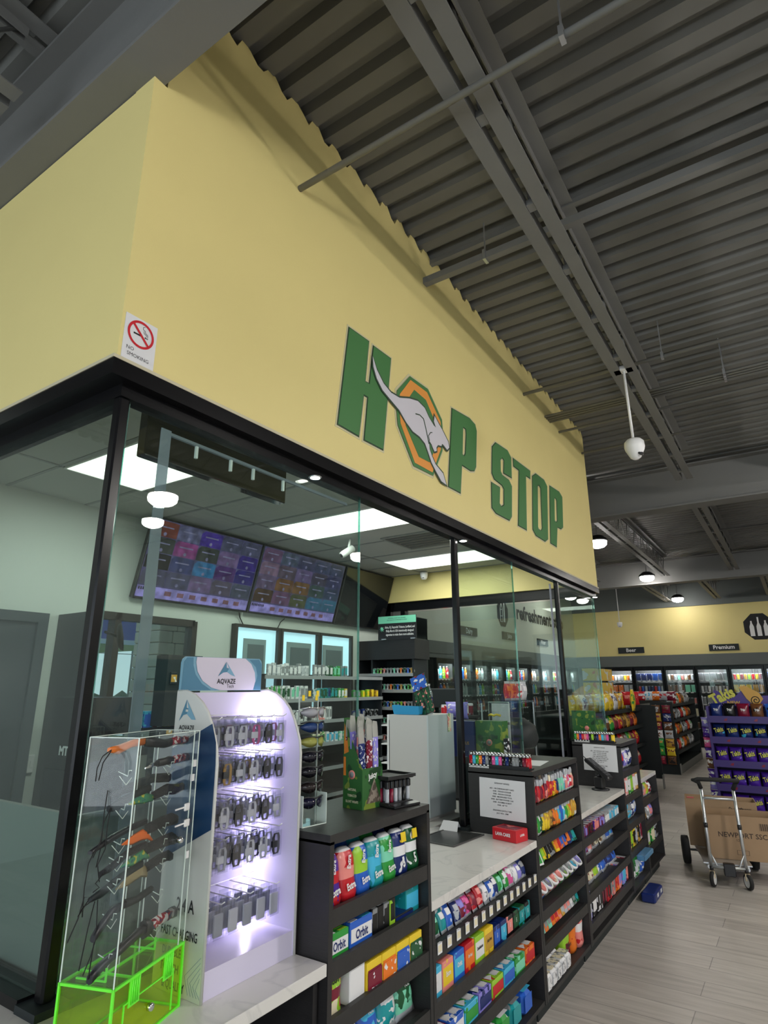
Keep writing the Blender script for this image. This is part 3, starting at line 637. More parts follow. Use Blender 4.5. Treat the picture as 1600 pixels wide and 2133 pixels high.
def put(name, me, mats, label, cat, loc, rotz=0, group=None, rot=None, scale=None):
    o = bpy.data.objects.new(name, me); C.objects.link(o); o.location = loc
    o.rotation_euler = rot if rot else (0, 0, rotz)
    if scale: o.scale = scale if isinstance(scale, tuple) else (scale,)*3
    for i, mt in enumerate(mats):
        s = o.material_slots[i]; s.link = 'OBJECT'; s.material = mt
    for i in range(len(mats), len(o.material_slots)): s = o.material_slots[i]; s.link = 'OBJECT'; s.material = mats[0]
    return tag(o, label, cat, group)
def lid(word, h, mt, par, loc, face='+x', **k): return text(word, h, mt, par, loc, face, **k)
used_labels = {}
def row(name, me, kinds, what, cat, place, x, y0, y1, z, group, n=None, depth=1, dd=.06, jit=.0, tilt=0, word=None, wh=.02, wz=.05, wx=.03, wm=None, rnd=None, front='front', hj=.0, roll=0):
    """fill one shelf: kinds = list of (colour name, materials) cycling along y, from y0 (left in the photo) to y1"""
    rnd = rnd or random; out = []; n = n or len(kinds)
    for k in range(depth):
        for i in range(n):
            cn, mts = kinds[i*len(kinds)//n]; y = y0+(y1-y0)*(i+.5)/n
            pos = ORD[i]+' from left'
            rowname = '' if depth == 1 else [' front row', ' second row', ' third row', ' fourth row'][k]
            lab = f'{cn} {what}, {pos}{rowname}, {place}'
            u = used_labels.get(lab, 0); used_labels[lab] = u+1
            if u: lab = lab.replace(',', ' behind,', 1)
            o = put(name, me, mts, lab, cat, (x-k*dd+rnd.uniform(-jit, jit), y+rnd.uniform(-jit, jit), z), group=group, rot=(0, -tilt, rnd.uniform(-.08, .08)*(1 if jit else 0)))
            if hj: o.scale = (1, 1, 1+rnd.uniform(-hj, hj))
            if word and k == 0:
                wd = word[i % len(word)] if isinstance(word, list) else word
                text(wd, wh, wm or M['inkwhite'], o, (wx, 0, wz), '+x', bold=.03, sx=.8, roll=roll)
            out.append(o)
    return out
def K(*cs): return [(c.split('/')[0], [pk(c.split('/')[0], c.split('/')[1] if '/' in c else 'white'), solid(c.split('/')[1] if '/' in c else 'white'), solid(c.split('/')[2] if c.count('/') > 1 else 'silver')]) for c in cs]
# ================================================================ COUNTERS AND RACKS
XB = -1.755
def worktop(y0, y1, x0, label):
    t = thing('countertop', label, 'counter', (X0, y0, CT-.035)); obj('slab', MB().box(x0-X0, 0, 0, y1-y0, .0, .035, c=.002), M['quartz'], t)
    return t
worktop(.82, 1.708, -6.5, 'white quartz countertop at the booth corner carrying the two display stands')
worktop(2.367, 3.548, -1.99, 'white quartz countertop of the first service gap')
worktop(4.402, 5.615, -2.1, 'white quartz countertop of the second service gap')
worktop(6.265, 6.95, -1.79, 'short white quartz countertop at the far end of the booth')
def carcass(y0, y1, label, z1=CT-.037, levels=(), lip=.045, xb=XB, back=True, top=False, kick=.10, name='candy_rack', mullion=False):
    t = thing(name, label, 'rack', (X0, y0, 0), group=None)
    w_ = y1-y0; d = xb-X0; tt = .022
    obj('side_panel', MB().box(d, 0, 0, tt, kick, z1-(tt if top else 0)), M['laminate'], t); obj('side_panel', MB().box(d, 0, w_-tt, w_, kick, z1-(tt if top else 0)), M['laminate'], t)
    obj('back_panel', MB().box(d, d+.012, tt, w_-tt, kick, z1-(tt if top else 0)), M['blackm'], t)
    obj('kick_board', MB().box(d, -.06, .01, w_-.01, 0, kick), M['blackm'], t)
    if top: obj('top_panel', MB().box(d, 0, 0, w_, z1-tt-.008, z1), M['laminate_h'], t)
    for z in levels:
        obj('shelf', MB().box(d+.012, -.008, tt, w_-tt, z-.018, z).box(-.02, -.002, tt, w_-tt, z-.04, z+.012), M['laminate_h'], t)
    obj('shelf', MB().box(d+.012, -.004, tt, w_-tt, kick, kick+.02), M['laminate_h'], t)
    return t
U1 = [.985, .84, .69, .50, .30]; U2 = [1.015, .848, .692, .495, .335]; C1 = [.69, .50, .315]; C2 = [.69, .545, .365, .2]; U3 = [.975, .775, .57, .37]
carcass(1.712, 2.363, 'charcoal wood candy rack with bottled gum, nearest the booth corner', z1=1.215, levels=U1, top=True)
carcass(3.552, 4.398, 'charcoal wood candy rack between the two service gaps', z1=1.21, levels=U2, top=True)
carcass(5.62, 6.26, 'charcoal wood candy rack at the far side of the second service gap', z1=1.208, levels=U3, top=True)
carcass(2.367, 3.548, 'dark shelving under the first white service counter', levels=C1, z1=CT-.037)
carcass(4.402, 5.615, 'dark shelving under the second white service counter', levels=C2, z1=CT-.037)
carcass(6.265, 6.95, 'dark shelving under the short far counter', levels=[.66, .46, .28], z1=CT-.037)
t = thing('low_cabinet', 'black open base under the near white countertop', 'cabinet', (X0, .9, 0))
obj('side_panel', MB().box(-.4, -.03, .02, .04, 0, CT-.037), M['laminate'], t); obj('side_panel', MB().box(-.4, -.03, .78, .80, 0, CT-.037), M['laminate'], t)
obj('back_panel', MB().box(-.42, -.405, .0, .80, 0, CT-.037), M['blackm'], t); obj('back_wing', MB().box(-4, -.42, .12, .15, 0, CT-.037), M['laminate'], t)

PL1 = 'nearest rack'
rk = lambda s: s
tag(obj('back_counter', MB().box(-2.75, -1.995, 2.3, 4.62, CT-.035, CT, c=.002), M['quartz']), 'white quartz back counter inside the booth under the white cabinet', 'counter')
tag(obj('back_cabinet', MB().box(-2.70, -2.0, 2.35, 4.60, 0, CT-.036), M['laminate']), 'dark laminate base cabinet carrying the back counter inside the booth', 'cabinet')
# --- unit 1
grp = 'gum pouches on the top shelf of the nearest rack'
g1 = [('purple', 'red', 'Extra'), ('red', 'salmon', 'Extra'), ('blue', 'lime', 'Extra'), ('teal', 'cyan', 'Extra'), ('green', 'mint', 'Extra'), ('navy', 'white', '5'), ('forest', 'white', '5')]
cap = glassy('clear_pouch_top', (.8, .85, .88), base=.12, rough=.1, haze=.35, hazecol=(.75, .78, .8))
for k in (1, 0):
    for i, (a, b, wd) in enumerate(g1):
        if k and i in (1, 6): continue
        z = U1[0]; y = 1.742+(2.335-1.742)*(i+.5)/7
        o = put('gum_pouch', P_pouch(.086, .062, .158), [pk(a, b if k == 0 else a, None, 16, .56), solid('white'), solid(b)],
                f'{a} chewing gum pouch, {ORD[i]} from left, {"front" if not k else "back"} row, top shelf of nearest rack', 'gum', (-1.405-k*.085, y, z+.001), group=grp, rot=(0, R(-8), R(random.uniform(-4, 4))))
        if not k:
            text(wd, .021 if wd != '5' else .034, M['inkwhite'], o, (.0335, 0, .040), '+x', bold=.05, sx=.72, roll=R(8)); text(wd, .019, solid('white') if wd != '5' else solid('yellow'), o, (.033, 0, .112), '+x', bold=.05, sx=.75, roll=R(80))
            if wd == '5': obj('price_sticker', MB().box(.034, .035, -.004, .028, .108, .142), solid('yellow'), o)
# shelf 2
grp = 'packs on the second shelf of the nearest rack'
def boxed(name, me, mats, label, cat, loc, word=None, wm=None, wh=.018, wp=None, face='+x', rotz=0, group=None, sx=.8, roll=0):
    o = put(name, me, mats, label, cat, loc, rotz, group)
    if word: text(word, wh, wm or M['inkwhite'], o, wp, face, bold=.04, sx=sx, roll=roll)
    return o
z = U1[1]
boxed('gum_box', P_stack(.105, .20, .075, 9), [solid('green'), solid('white'), solid('lime')], 'green display box of stick gum, left end of second shelf of nearest rack', 'gum', (-1.475, 1.80, z), 'Orbit', solid('navy'), .026, (.1015, 0, .036), group=grp)
boxed('gum_box', P_stack(.13, .20, .08, 9), [solid('blue'), solid('white'), solid('cyan')], 'blue display box of stick gum beside the green one, second shelf of nearest rack', 'gum', (-1.475, 1.925, z), 'Orbit', solid('navy'), .028, (.1015, 0, .038), group=grp)
for i in range(3): boxed('gum_box', P_carton(.036, .14, .085), [pk('black', 'grey', None, 14), solid('black'), solid('white')], f'black gum carton, {ORD[i]} of three beside the blue box, nearest rack', 'gum', (-1.45, 2.012+.038*i, z), group=grp)
boxed('gum_box', P_carton(.035, .14, .09), [pk('lime', 'black', None, 20), solid('black'), solid('lime')], 'lime and black gum carton right of the three black ones, nearest rack', 'gum', (-1.45, 2.128, z), group=grp)
boxed('gum_tray', P_carton(.13, .24, .02), [solid('black'), solid('navy'), solid('navy')], 'flat dark display tray lying on second shelf of nearest rack', 'tray', (-1.50, 2.21, z), group=grp)
boxed('gum_box', P_carton(.095, .22, .085), [pk('teal', 'cyan', None, 40, .6), solid('cyan'), solid('mint')], 'turquoise carton at the right end of second shelf of nearest rack', 'gum', (-1.50, 2.285, z), group=grp)
# shelf 3
z = U1[2]; grp = 'packs on the third shelf of the nearest rack'
o = boxed('gum_pouch', P_pouch(.10, .07, .15), [pk('lime', 'red', 'cream', 18), solid('cream'), solid('maroon')], 'pale green gum pouch with red cap print, third shelf of nearest rack', 'gum', (-1.41, 1.785, z-.02), 'JUST', M['ink'], .02, (.034, 0, .115), group=grp)
boxed('white_carton', P_carton(.085, .22, .12), [solid('white'), solid('white'), solid('white')], 'plain white open carton beside the pale green pouch, nearest rack', 'carton', (-1.48, 1.895, z), group=grp)
for i, (a, b) in enumerate((('maroon', 'yellow'), ('orange', 'yellow'), ('blue', 'yellow'), ('forest', 'yellow'))):
    yb = boxed('gum_box', P_stack(.088, .27, .09, 3), [solid('yellow'), solid(a), solid(a)], f'yellow topped {a} gum tray, {ORD[i]} from left on third shelf of nearest rack', 'gum', (-1.50, 1.99+.092*i, z), group=grp)
    obj('label_band', MB().box(.1365, .1375, -.042, .042, .004, .062), pk(a, 'white', None, 40, .6), yb)
# shelf 4/5
z = U1[3]
row('candy_bag', P_bag(.13, .17, .07), K('purple/white', 'maroon/white', 'blue/cyan', 'teal/white', 'mint/forest'), 'candy bag', 'candy', 'fourth shelf of nearest rack', -1.42, 1.74, 2.33, z, 'candy bags on the fourth shelf of the nearest rack', depth=2, dd=.11, tilt=R(16), word='ICE', wh=.02, wz=.10, wx=.036)
z = U1[4]
row('candy_bag', P_bag(.12, .16, .06), K('navy/white', 'violet/white', 'red/white', 'teal/white', 'green/white'), 'candy bag', 'candy', 'fifth shelf of nearest rack', -1.43, 1.74, 2.33, z, 'candy bags on the fifth shelf of the nearest rack', tilt=R(14))
# --- counter 1 shelves
grp = 'mints and candy on the first shelf under the first counter'
ks = K('red/white', 'forest/mint', 'teal/white', 'blue/white', 'navy/silver', 'maroon/violet', 'maroon/pink', 'red/maroon', 'red/salmon', 'grey/white', 'blue/white', 'navy/white', 'green/mint', 'green/white', 'pink/white', 'silver/white', 'violet/white', 'navy/grey')
row('candy_pack', P_bag(.055, .10, .045), ks, 'candy pack', 'candy', 'top shelf under first counter', -1.40, 2.40, 3.50, C1[0]+.001, grp, tilt=R(25), jit=.004, hj=.12, depth=2, dd=.09)
for i in range(14):
    t = put('price_tag', P_carton(.036, .0015, .038, 0), [solid('white'), solid('cream'), solid('white')], f'white price tag, {ORD[i]} from left on top shelf edge under first counter', 'tag', (X0+.0016, 2.42+.082*i, C1[0]-.022), group='price tags on the shelf edge under the first counter')
    t.rotation_euler = (0, 0, 0)
z = C1[1]; grp = 'gum and mint cartons on the second shelf under the first counter'
spec = [('cyan', 'white', 'Extra', 'gum'), ('salmon', 'yellow', 'Extra', 'gum'), ('blue', 'cyan', 'Orbit', 'gum'), ('red', 'orange', 'Big Red', 'gum'), ('lime', 'white', 'Doublemint', 'gum'), ('yellow', 'gold', 'Juicy Fruit', 'gum'), ('navy', 'blue', '5', 'gum'), ('navy', 'cyan', '5', 'gum'), ('black', 'salmon', '5', 'gum'), ('black', 'forest', '5', 'gum'), ('forest', 'teal', '5', 'gum'), ('black', 'teal', '5', 'gum')]
for i, (a, b, wd, ct) in enumerate(spec):
    w_ = .098 if i < 6 else .075; y = 2.44+.101*i if i < 6 else 3.035+.079*(i-6); h = .105 if i < 6 else .088
    o = boxed('gum_box', P_carton(w_-.004, .22, h), [pk(a, b, None, 22, .6), solid(b), solid(a)], f'{a} and {b} gum carton, {ORD[i]} from left, second shelf under first counter', ct, (-1.49, y, z), group=grp)
    text(wd, .022 if len(wd) < 6 else .015, M['inkwhite'] if a not in ('lime', 'yellow', 'cyan') else M['ink'], o, (.02, 0, h+.0022), '+zx', bold=.05, sx=.8); text(wd, .018 if len(wd) < 6 else .012, M['inkwhite'] if a not in ('lime', 'yellow') else M['ink'], o, (.112, 0, h*.55), '+x', bold=.05, sx=.75)
z = C1[2]; grp = 'trident gum trays on the third shelf under the first counter'; grp = 'gum trays on the third shelf under the first counter'
for i, (a, b) in enumerate((('red', 'pink'), ('blue', 'white'), ('cyan', 'green'), ('violet', 'navy'), ('lime', 'red'), ('cyan', 'blue'), ('green', 'mint'), ('orange', 'red'))):
    t_ = boxed('gum_box', P_stack(.125, .26, .08, 3), [pk(a, b, None, 25, .55), solid(b), solid('white')], f'{a} and {b} gum tray, {ORD[i]} from left on third shelf under first counter', 'gum', (-1.50, 2.45+.137*i, z), group=grp)
    tri = MB()
    for q in range(3):
        for s_ in (-1, 1): xq = -.087+.087*q; tri.add([(xq-.03, s_*.031-.026, .0825), (xq+.034, s_*.031-.02, .0825), (xq+.01, s_*.031+.026, .0825)], [(0, 1, 2)])
    obj('lid_print', tri, solid('white'), t_)
z = .12
for i, (a, b, wd) in enumerate((('maroon', 'white', ''), ('grey', 'white', 'COOL'), ('blue', 'white', 'ICE'), ('green', 'white', 'ICE'), ('teal', 'grey', 'ICE'), ('blue', 'cyan', ''))):
    o = boxed('gum_cup', P_carton(.10, .12, .11, .02), [pk(a, b, None, 20, .6), solid(a), solid(b)], f'{a} boxed gum cup, {ORD[i]} from left, lowest shelf under first counter', 'gum', (-1.43, 2.62+.145*i, z), 'X' if 0 else None, group='gum cups on the lowest shelf under the first counter')
    if wd: text(wd, .03, M['inkwhite'], o, (.01, 0, .1125), '+zx', bold=.05)
# --- unit 2
ks = K('red/gold', 'maroon/red', 'red/salmon', 'maroon/gold', 'red/gold', 'maroon/salmon', 'red/orange', 'red/orange/cream', 'red/yellow', 'orange/yellow', 'navy/orange', 'mint/white', 'mint/silver', 'cyan/white', 'salmon/white', 'pink/white', 'red/white', 'salmon/cream')
row('candy_tube', P_slim(.036, .034, .125), ks, 'candy tube', 'candy', 'top shelf of middle rack', -1.385, 3.585, 4.365, U2[0]+.013, 'candy tubes on the top shelf of the middle rack', depth=4, dd=.06, jit=.004, hj=.10)
ks = K('lime/white', 'green/white', 'forest/white', 'yellow/forest', 'yellow/gold', 'gold/yellow', 'gold/brown', 'orange/brown', 'orange/gold', 'cyan/orange', 'blue/cyan', 'cyan/white', 'green/cream', 'lime/gold', 'yellow/orange', 'gold/yellow', 'gold/white')
row('candy_tube', P_slim(.04, .036, .13), ks, 'candy tube', 'candy', 'second shelf of middle rack', -1.385, 3.585, 4.365, U2[1]+.013, 'candy tubes on the second shelf of the middle rack', depth=4, dd=.06, jit=.004, hj=.12)
ks = K('lime/green', 'yellow/lime', 'yellow/black', 'grey/black', 'yellow/orange', 'orange/red', 'orange/blue', 'navy/orange', 'teal/navy', 'forest/teal')
row('candy_box', P_carton(.05, .07, .085), ks, 'candy box', 'candy', 'third shelf of middle rack', -1.41, 3.60, 4.35, U2[2]+.013, 'candy boxes on the third shelf of the middle rack', tilt=R(24), jit=.006, depth=3, dd=.10, hj=.15, n=13)
o = put('price_card', P_card(.10, .12, .004), [solid('white'), solid('green'), solid('forest')], 'green framed card standing at left of third shelf, middle rack', 'card', (-1.375, 3.63, U2[2]+.02), rot=(0, R(-25), R(-12)))
cupm = [('salmon', [pk('salmon', 'white'), solid('white'), pk('salmon', 'maroon')]), ('blue', [pk('blue', 'grey'), solid('white'), pk('grey', 'violet')]), ('salmon', [pk('cream', 'red'), solid('white'), pk('salmon', 'cream')]), ('pink', [pk('pink', 'grey'), solid('white'), pk('salmon', 'grey')]),
        ('green', [pk('green', 'grey'), solid('white'), pk('grey', 'lime')]), ('grey', [pk('grey', 'white'), solid('white'), pk('grey', 'mint')]), ('lime', [pk('lime', 'grey'), solid('white'), pk('grey', 'cyan')]), ('violet', [pk('grey', 'violet'), solid('white'), pk('violet', 'grey')])]
row('candy_cup', P_tube(.043, .115), cupm, 'round lidded cup', 'candy', 'fourth shelf of middle rack', -1.455, 3.60, 4.35, U2[3]+.035, 'round lidded cups on the fourth shelf of the middle rack', depth=3, dd=.098, tilt=R(-42))
ks = K('silver/mint', 'orange/grey', 'mint/grey', 'orange/red', 'salmon/orange', 'gold/silver', 'silver/salmon', 'silver/white', 'forest/grey', 'forest/teal')
row('candy_box', P_carton(.05, .10, .105), ks, 'candy carton', 'candy', 'fifth shelf of middle rack', -1.44, 3.60, 4.35, U2[4]+.013, 'candy cartons on the fifth shelf of the middle rack', tilt=R(18), depth=3, dd=.11, n=13)
z = .135
for i in range(5):
    for k in range(2):
        put('gum_cup', P_carton(.07, .07, .085, .012), [solid('white'), pk('white', 'grey', None, 60), pk('cream', 'grey', None, 50)], f'white boxed gum cup, {ORD[i]} from left, {["front","back"][k]} row, lowest middle rack shelf', 'gum', (-1.39-.08*k, 3.62+.082*i, z-.013), group='white gum cups on the lowest shelf of the middle rack')
o = boxed('gum_pouch', P_pouch(.13, .08, .20), [pk('maroon', 'lime', 'red', 12), solid('pink'), solid('lime')], 'large crimson gum pouch on the lowest shelf of middle rack', 'gum', (-1.44, 4.09, z-.013), 'Trident', M['ink'], .022, (.044, 0, .07))
boxed('gum_pouch', P_pouch(.10, .08, .20), [pk('orange', 'red', None, 12), solid('lime'), solid('orange')], 'large orange gum pouch on the lowest shelf of middle rack', 'gum', (-1.43, 4.20, z-.013))
boxed('gum_pouch', P_pouch(.10, .08, .21), [pk('salmon', 'red', 'lime', 14), solid('maroon'), solid('white')], 'pink and lime gum pouch at right end, lowest shelf of middle rack', 'gum', (-1.42, 4.31, z-.013))
# --- counter 2
ks = K('maroon/violet', 'maroon/black', 'purple/salmon', 'maroon/violet', 'grey/white', 'silver/cyan', 'cyan/white')
row('candy_box', P_carton(.062, .12, .07), ks, 'candy carton', 'candy', 'top shelf under second counter', -1.43, 4.44, 5.45, C2[0]+.001, 'candy cartons on the top shelf under the second counter', n=14, depth=2, dd=.13, jit=.004)
ks = K('salmon/maroon', 'maroon/violet', 'salmon/white', 'grey/brown', 'cream/brown', 'silver/blue', 'blue/white', 'blue/cyan')
row('candy_bag', P_bag(.10, .12, .05), ks, 'candy bag', 'candy', 'second shelf under second counter', -1.43, 4.44, 5.45, C2[1]+.001, 'candy bags on the second shelf under the second counter', n=10, depth=2, dd=.09, tilt=R(28), jit=.006)
ks = K('cyan/white', 'cream/maroon', 'lime/yellow', 'blue/white', 'navy/blue', 'blue/navy')
row('candy_bag', P_bag(.13, .14, .06), ks, 'candy bag', 'candy', 'third shelf under second counter', -1.43, 4.44, 5.45, C2[2]+.001, 'candy bags on the third shelf under the second counter', n=10, depth=2, dd=.1, tilt=R(30), jit=.006)
ks = K('violet/silver', 'black/white', 'white/black', 'black/maroon', 'red/black', 'salmon/grey', 'orange/red', 'salmon/violet', 'violet/cyan', 'maroon/salmon')
row('candy_box', P_carton(.05, .09, .14), ks, 'upright candy box', 'candy', 'lowest shelf under second counter', -1.42, 4.44, 5.55, C2[3]+.013, 'upright candy boxes on the lowest shelf under the second counter', n=19, jit=.006, hj=.15)
# --- unit 3 and counter 3
ks = K('blue/white', 'navy/red', 'violet/white', 'navy/white')
row('candy_bag', P_bag(.12, .17, .06), ks, 'candy bag', 'candy', 'top shelf of far rack', -1.42, 5.65, 6.23, U3[0]+.001, 'candy bags on the top shelf of the far rack', depth=2, dd=.08, jit=.005, hj=.1)
row('candy_box', P_carton(.09, .06, .15), K('red/salmon', 'salmon/white', 'green/white', 'green/lime', 'salmon/white', 'gold/white'), 'candy box', 'candy', 'second shelf of far rack', -1.40, 5.65, 6.23, U3[1]+.013, 'candy boxes on the second shelf of the far rack', jit=.005, hj=.1)
row('candy_bag', P_bag(.10, .15, .05), K('grey/white', 'mint/white', 'cyan/grey', 'navy/white', 'blue/silver'), 'candy bag', 'candy', 'third shelf of far rack', -1.42, 5.65, 6.23, U3[2]+.001, 'candy bags on the third shelf of the far rack', depth=2, dd=.08, jit=.006)
row('candy_box', P_carton(.07, .09, .15), K('salmon/maroon', 'black/lime', 'yellow/black', 'black/silver', 'gold/black', 'white/maroon'), 'candy box', 'candy', 'fourth shelf of far rack', -1.42, 5.65, 6.23, U3[3]+.013, 'candy boxes on the fourth shelf of the far rack', jit=.006, hj=.1)
row('candy_bag', P_bag(.13, .20, .08), K('white/forest', 'green/white', 'blue/white'), 'candy bag', 'candy', 'lowest shelf of far rack', -1.41, 5.68, 6.2, .12, 'candy bags on the lowest shelf of the far rack', jit=.006)
row('candy_bag', P_bag(.11, .13, .06), K('grey/blue', 'white/maroon', 'salmon/grey', 'lime/gold', 'maroon/white'), 'candy bag', 'candy', 'top shelf under far counter', -1.41, 6.3, 6.9, .661, 'candy bags on the top shelf under the far counter', jit=.006, tilt=R(15))
row('candy_bag', P_bag(.12, .14, .06), K('pink/white', 'gold/black', 'grey/white', 'salmon/violet'), 'candy bag', 'candy', 'second shelf under far counter', -1.41, 6.3, 6.9, .461, 'candy bags on the second shelf under the far counter', jit=.006, tilt=R(15))
row('candy_box', P_carton(.12, .1, .12), K('lime/white', 'green/cream', 'silver/black'), 'candy box', 'candy', 'third shelf under far counter', -1.42, 6.3, 6.9, .293, 'candy boxes on the third shelf under the far counter', jit=.006)
t = thing('display_bin', 'dark blue tray with white tags at the floor end of far rack', 'bin', (-1.285, 5.93, .0005)); obj('tray', MB().box(-.06, .05, -.16, .16, 0, .07, c=.01), solid('navy', .3), t)
for q in (-.08, .06): obj('tag', MB().box(.0505, .052, q, q+.05, .03, .055), M['whitep'], t)
t = thing('clear_bin', 'pale blue clear bin jutting from the far rack above the dark tray', 'bin', (-1.335, 5.93, .30)); obj('tray', MB().box(-.01, .06, -.16, .16, 0, .04, c=.006), glassy('bin_blue', (.4, .65, .85), base=.08, haze=.4, hazecol=(.2, .45, .7)), t)

# --- notices on the rack ends
LINES1 = ['GIVEAWAY 4/4/2022', '', '#25 - 100 CHEVRON GIFT CARD', 'ONE - TOUGH COOLER', 'ONE - SOLON COOLER', 'ONE - MILWAUKEE TOOL', 'ONE - BATTERY POWER CAR', 'ONE - ROOMBA ROBOT', 'ONE - 65" TV', '', 'DRAWING DATE & TIME:', 'JULY 4TH - 5PM']
def notice(y, x0, x1, z0, z1, label, lean=0):
    t = thing('paper_notice', label, 'notice', ((x0+x1)/2, y-.0015, (z0+z1)/2)); t.rotation_euler = (0, lean, 0); w_, h = x1-x0, z1-z0
    obj('sheet', MB().box(-w_/2, w_/2, -.0005, .0005, -h/2, h/2), M['paper'], t)
    n = 0
    for i, s in enumerate(LINES1):
        if s: text(s, .0076, M['ink'], t, (0, -.0012, h/2-.024-.0145*i), '-y', bold=.03)
notice(3.55, -1.683, -1.400, .945, 1.158, 'white printed giveaway notice taped to the side of the middle rack', R(1.5))
notice(5.618, -1.664, -1.382, .985, 1.195, 'white printed giveaway notice on the rack behind the card terminal', R(1))
# --- things on counter 1
t = thing('candy_box', 'red candy carton lying on the first counter by the notice', 'candy', (-1.478, 3.485, CT+.0005), R(-13))
obj('carton', MB().box(-.08, .08, -.055, .055, 0, .062, c=.002).box(-.055, .055, -.0556, -.0545, .014, .05), pk('red', 'maroon', None, 12, .66), t)
obj('lid_window', MB().box(-.06, .06, -.035, .035, .0622, .0632), pk('maroon', 'salmon', None, 30, .5), t)
text('LAVA CAKE', .016, M['inkwhite'], t, (-.008, -.0572, .033), '-y', bold=.06, sx=.85, label='white lettering'); text('LAVA', .012, M['inkwhite'], t, (.0812, 0, .034), '+x', bold=.05)
t = thing('counter_pad', 'dark rectangular recessed tray in the first white counter', 'pad', (-1.78, 3.34, CT+.0005), R(-4))
obj('pad', MB().box(-.12, .12, -.16, .16, 0, .004), mat('pad_dark', (.05, .05, .048), .25, .3), t); obj('rim', MB().box(-.128, -.12, -.168, .168, 0, .006).box(.12, .128, -.168, .168, 0, .006).box(-.12, .12, -.168, -.16, 0, .006).box(-.12, .12, .16, .168, 0, .006), mat('pad_rim', (.12, .12, .12), .3, .6), t)
tag(obj('folded_paper', MB().add([(-.06, -.03, 0), (.06, -.03, 0), (.05, .01, .05), (-.05, .01, .05), (-.06, .03, 0), (.06, .03, 0)], [(0, 1, 2, 3), (3, 2, 5, 4)]), M['paper'], loc=(-1.86, 3.50, CT+.001)), 'small folded white paper beside the foot of the second post', 'paper')
# card terminal
t = thing('card_terminal', 'black tilted card terminal on its stand on the second counter', 'terminal', (-1.50, 5.46, CT+.0005), R(-12))
obj('base', MB().lathe([(.07, 0), (.072, .008), (.045, .014), (0, .014)], 20), M['blackp'], t)
obj('pedestal', MB().box(-.035, .035, -.035, .03, .014, .10, c=.006), M['blackp'], t)
hd = obj('reader', MB().box(-.13, .11, -.045, .045, -.016, .016, c=.008), M['blackp'], t, (.01, -.01, .155), (0, R(36), 0))
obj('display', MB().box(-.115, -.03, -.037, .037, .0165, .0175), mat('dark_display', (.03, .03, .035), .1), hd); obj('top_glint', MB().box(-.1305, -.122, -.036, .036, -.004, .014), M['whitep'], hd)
kp = MB()
for i in range(4):
    for j in range(3): kp.box(-.01+.026*i, .008+.026*i, -.032+.023*j, -.014+.023*j, .0165, .019)
obj('keypad', kp, mat('dark_keys', (.05, .05, .055), .4), hd); obj('stylus', MB().tube([(-.15, -.052, .02), (.02, -.05, .012)], .003, 6), M['blackp'], hd)
obj('neck', MB().tube([(0, 0, .10), (-.005, -.02, .13)], .02, 10), M['blackp'], t)
# --- lighters
LC = ['red', 'cyan', 'green', 'orange', 'navy', 'grey', 'black', 'pink', 'cyan', 'pink', 'black', 'navy', 'black', 'grey', 'grey', 'black', 'maroon', 'red']
def lighters(y, x0, x1, z, cols, place, rows_=2):
    t = thing('lighter_tray', f'low display tray holding lighters {place}', 'tray', ((x0+x1)/2, y, z)); w_ = x1-x0
    obj('base', MB().box(-w_/2, w_/2, -.028, .05, 0, .008), M['blackp'], t); obj('front_rail', MB().box(-w_/2, w_/2, -.030, -.027, .008, .02), M['blackp'], t)
    tb = MB()
    for k in range(6): tb.box(-w_/2+.01+.024*k, -w_/2+.02+.024*k, -.0325, -.0305, .006, .019)
    tb.box(-w_/2+.01, -w_/2+.14, -.0325, -.0305, 0, .010); obj('white_clip', tb, M['whitep'], t)
    n = len(cols)
    for r_i in range(rows_):
        for i, c_ in enumerate(cols):
            put('lighter', P_lighter(), [solid(c_, .2), M['chrome'], solid('black')], f'{c_} lighter, {ORD[i]} from left in {"front" if r_i == 0 else "back"} row {place}', 'lighter', (x0+.014+(w_-.028)*i/(n-1), y-.008+.03*r_i, z+.009), R(90), group=f'lighters {place}')
lighters(3.60, -1.765, -1.375, 1.2105, LC, 'on the middle rack')
lighters(5.67, -1.745, -1.40, 1.2085, ['green', 'orange', 'purple', 'red', 'salmon', 'pink', 'black', 'lime', 'black', 'navy', 'orange', 'cyan', 'grey', 'pink', 'black', 'yellow'], 'on the far rack')
tag(obj('paper_sheet', MB().box(-.08, .08, -.14, .14, 0, .001), M['paper'], loc=(-1.50, 3.95, 1.2105), rot=(0, 0, R(8))), 'white paper sheet lying behind the lighters on the middle rack', 'paper')
# ================================================================ KNIFE CASE
neon = glassy('neon_green_acrylic', (.93, .995, .55), base=.04, haze=.05, hazecol=(.55, .95, .03))
neon_e = mat('neon_green_acrylic_edge', (.18, 1.0, .05), .3)
kc = thing('knife_case', 'clear acrylic knife case on a neon green base on the corner counter', 'display case', (-1.543, 1.128, CT+.0005), R(18.8))
hx, hy, zb, zt = .074, .1425, .15, .695
bs = obj('base', MB().box(-hx, hx, -hy, -hy+.004, 0, zb).box(-hx, hx, hy-.004, hy, 0, zb).box(hx-.004, hx, -hy, hy, 0, zb).box(-hx, -hx+.004, -hy, hy, 0, zb).box(-hx, hx, -hy, hy, zb-.004, zb), neon, kc, label='neon green base')
e = MB()
for sx in (-1, 1):
    for sy in (-1, 1): e.box(sx*hx-.0028, sx*hx+.0028, sy*hy-.0028, sy*hy+.0028, 0, zb+.001)
    e.box(sx*hx-.0028, sx*hx+.0028, -hy, hy, zb-.005, zb+.001); e.box(sx*hx-.002, sx*hx+.002, -hy, hy, 0, .005)
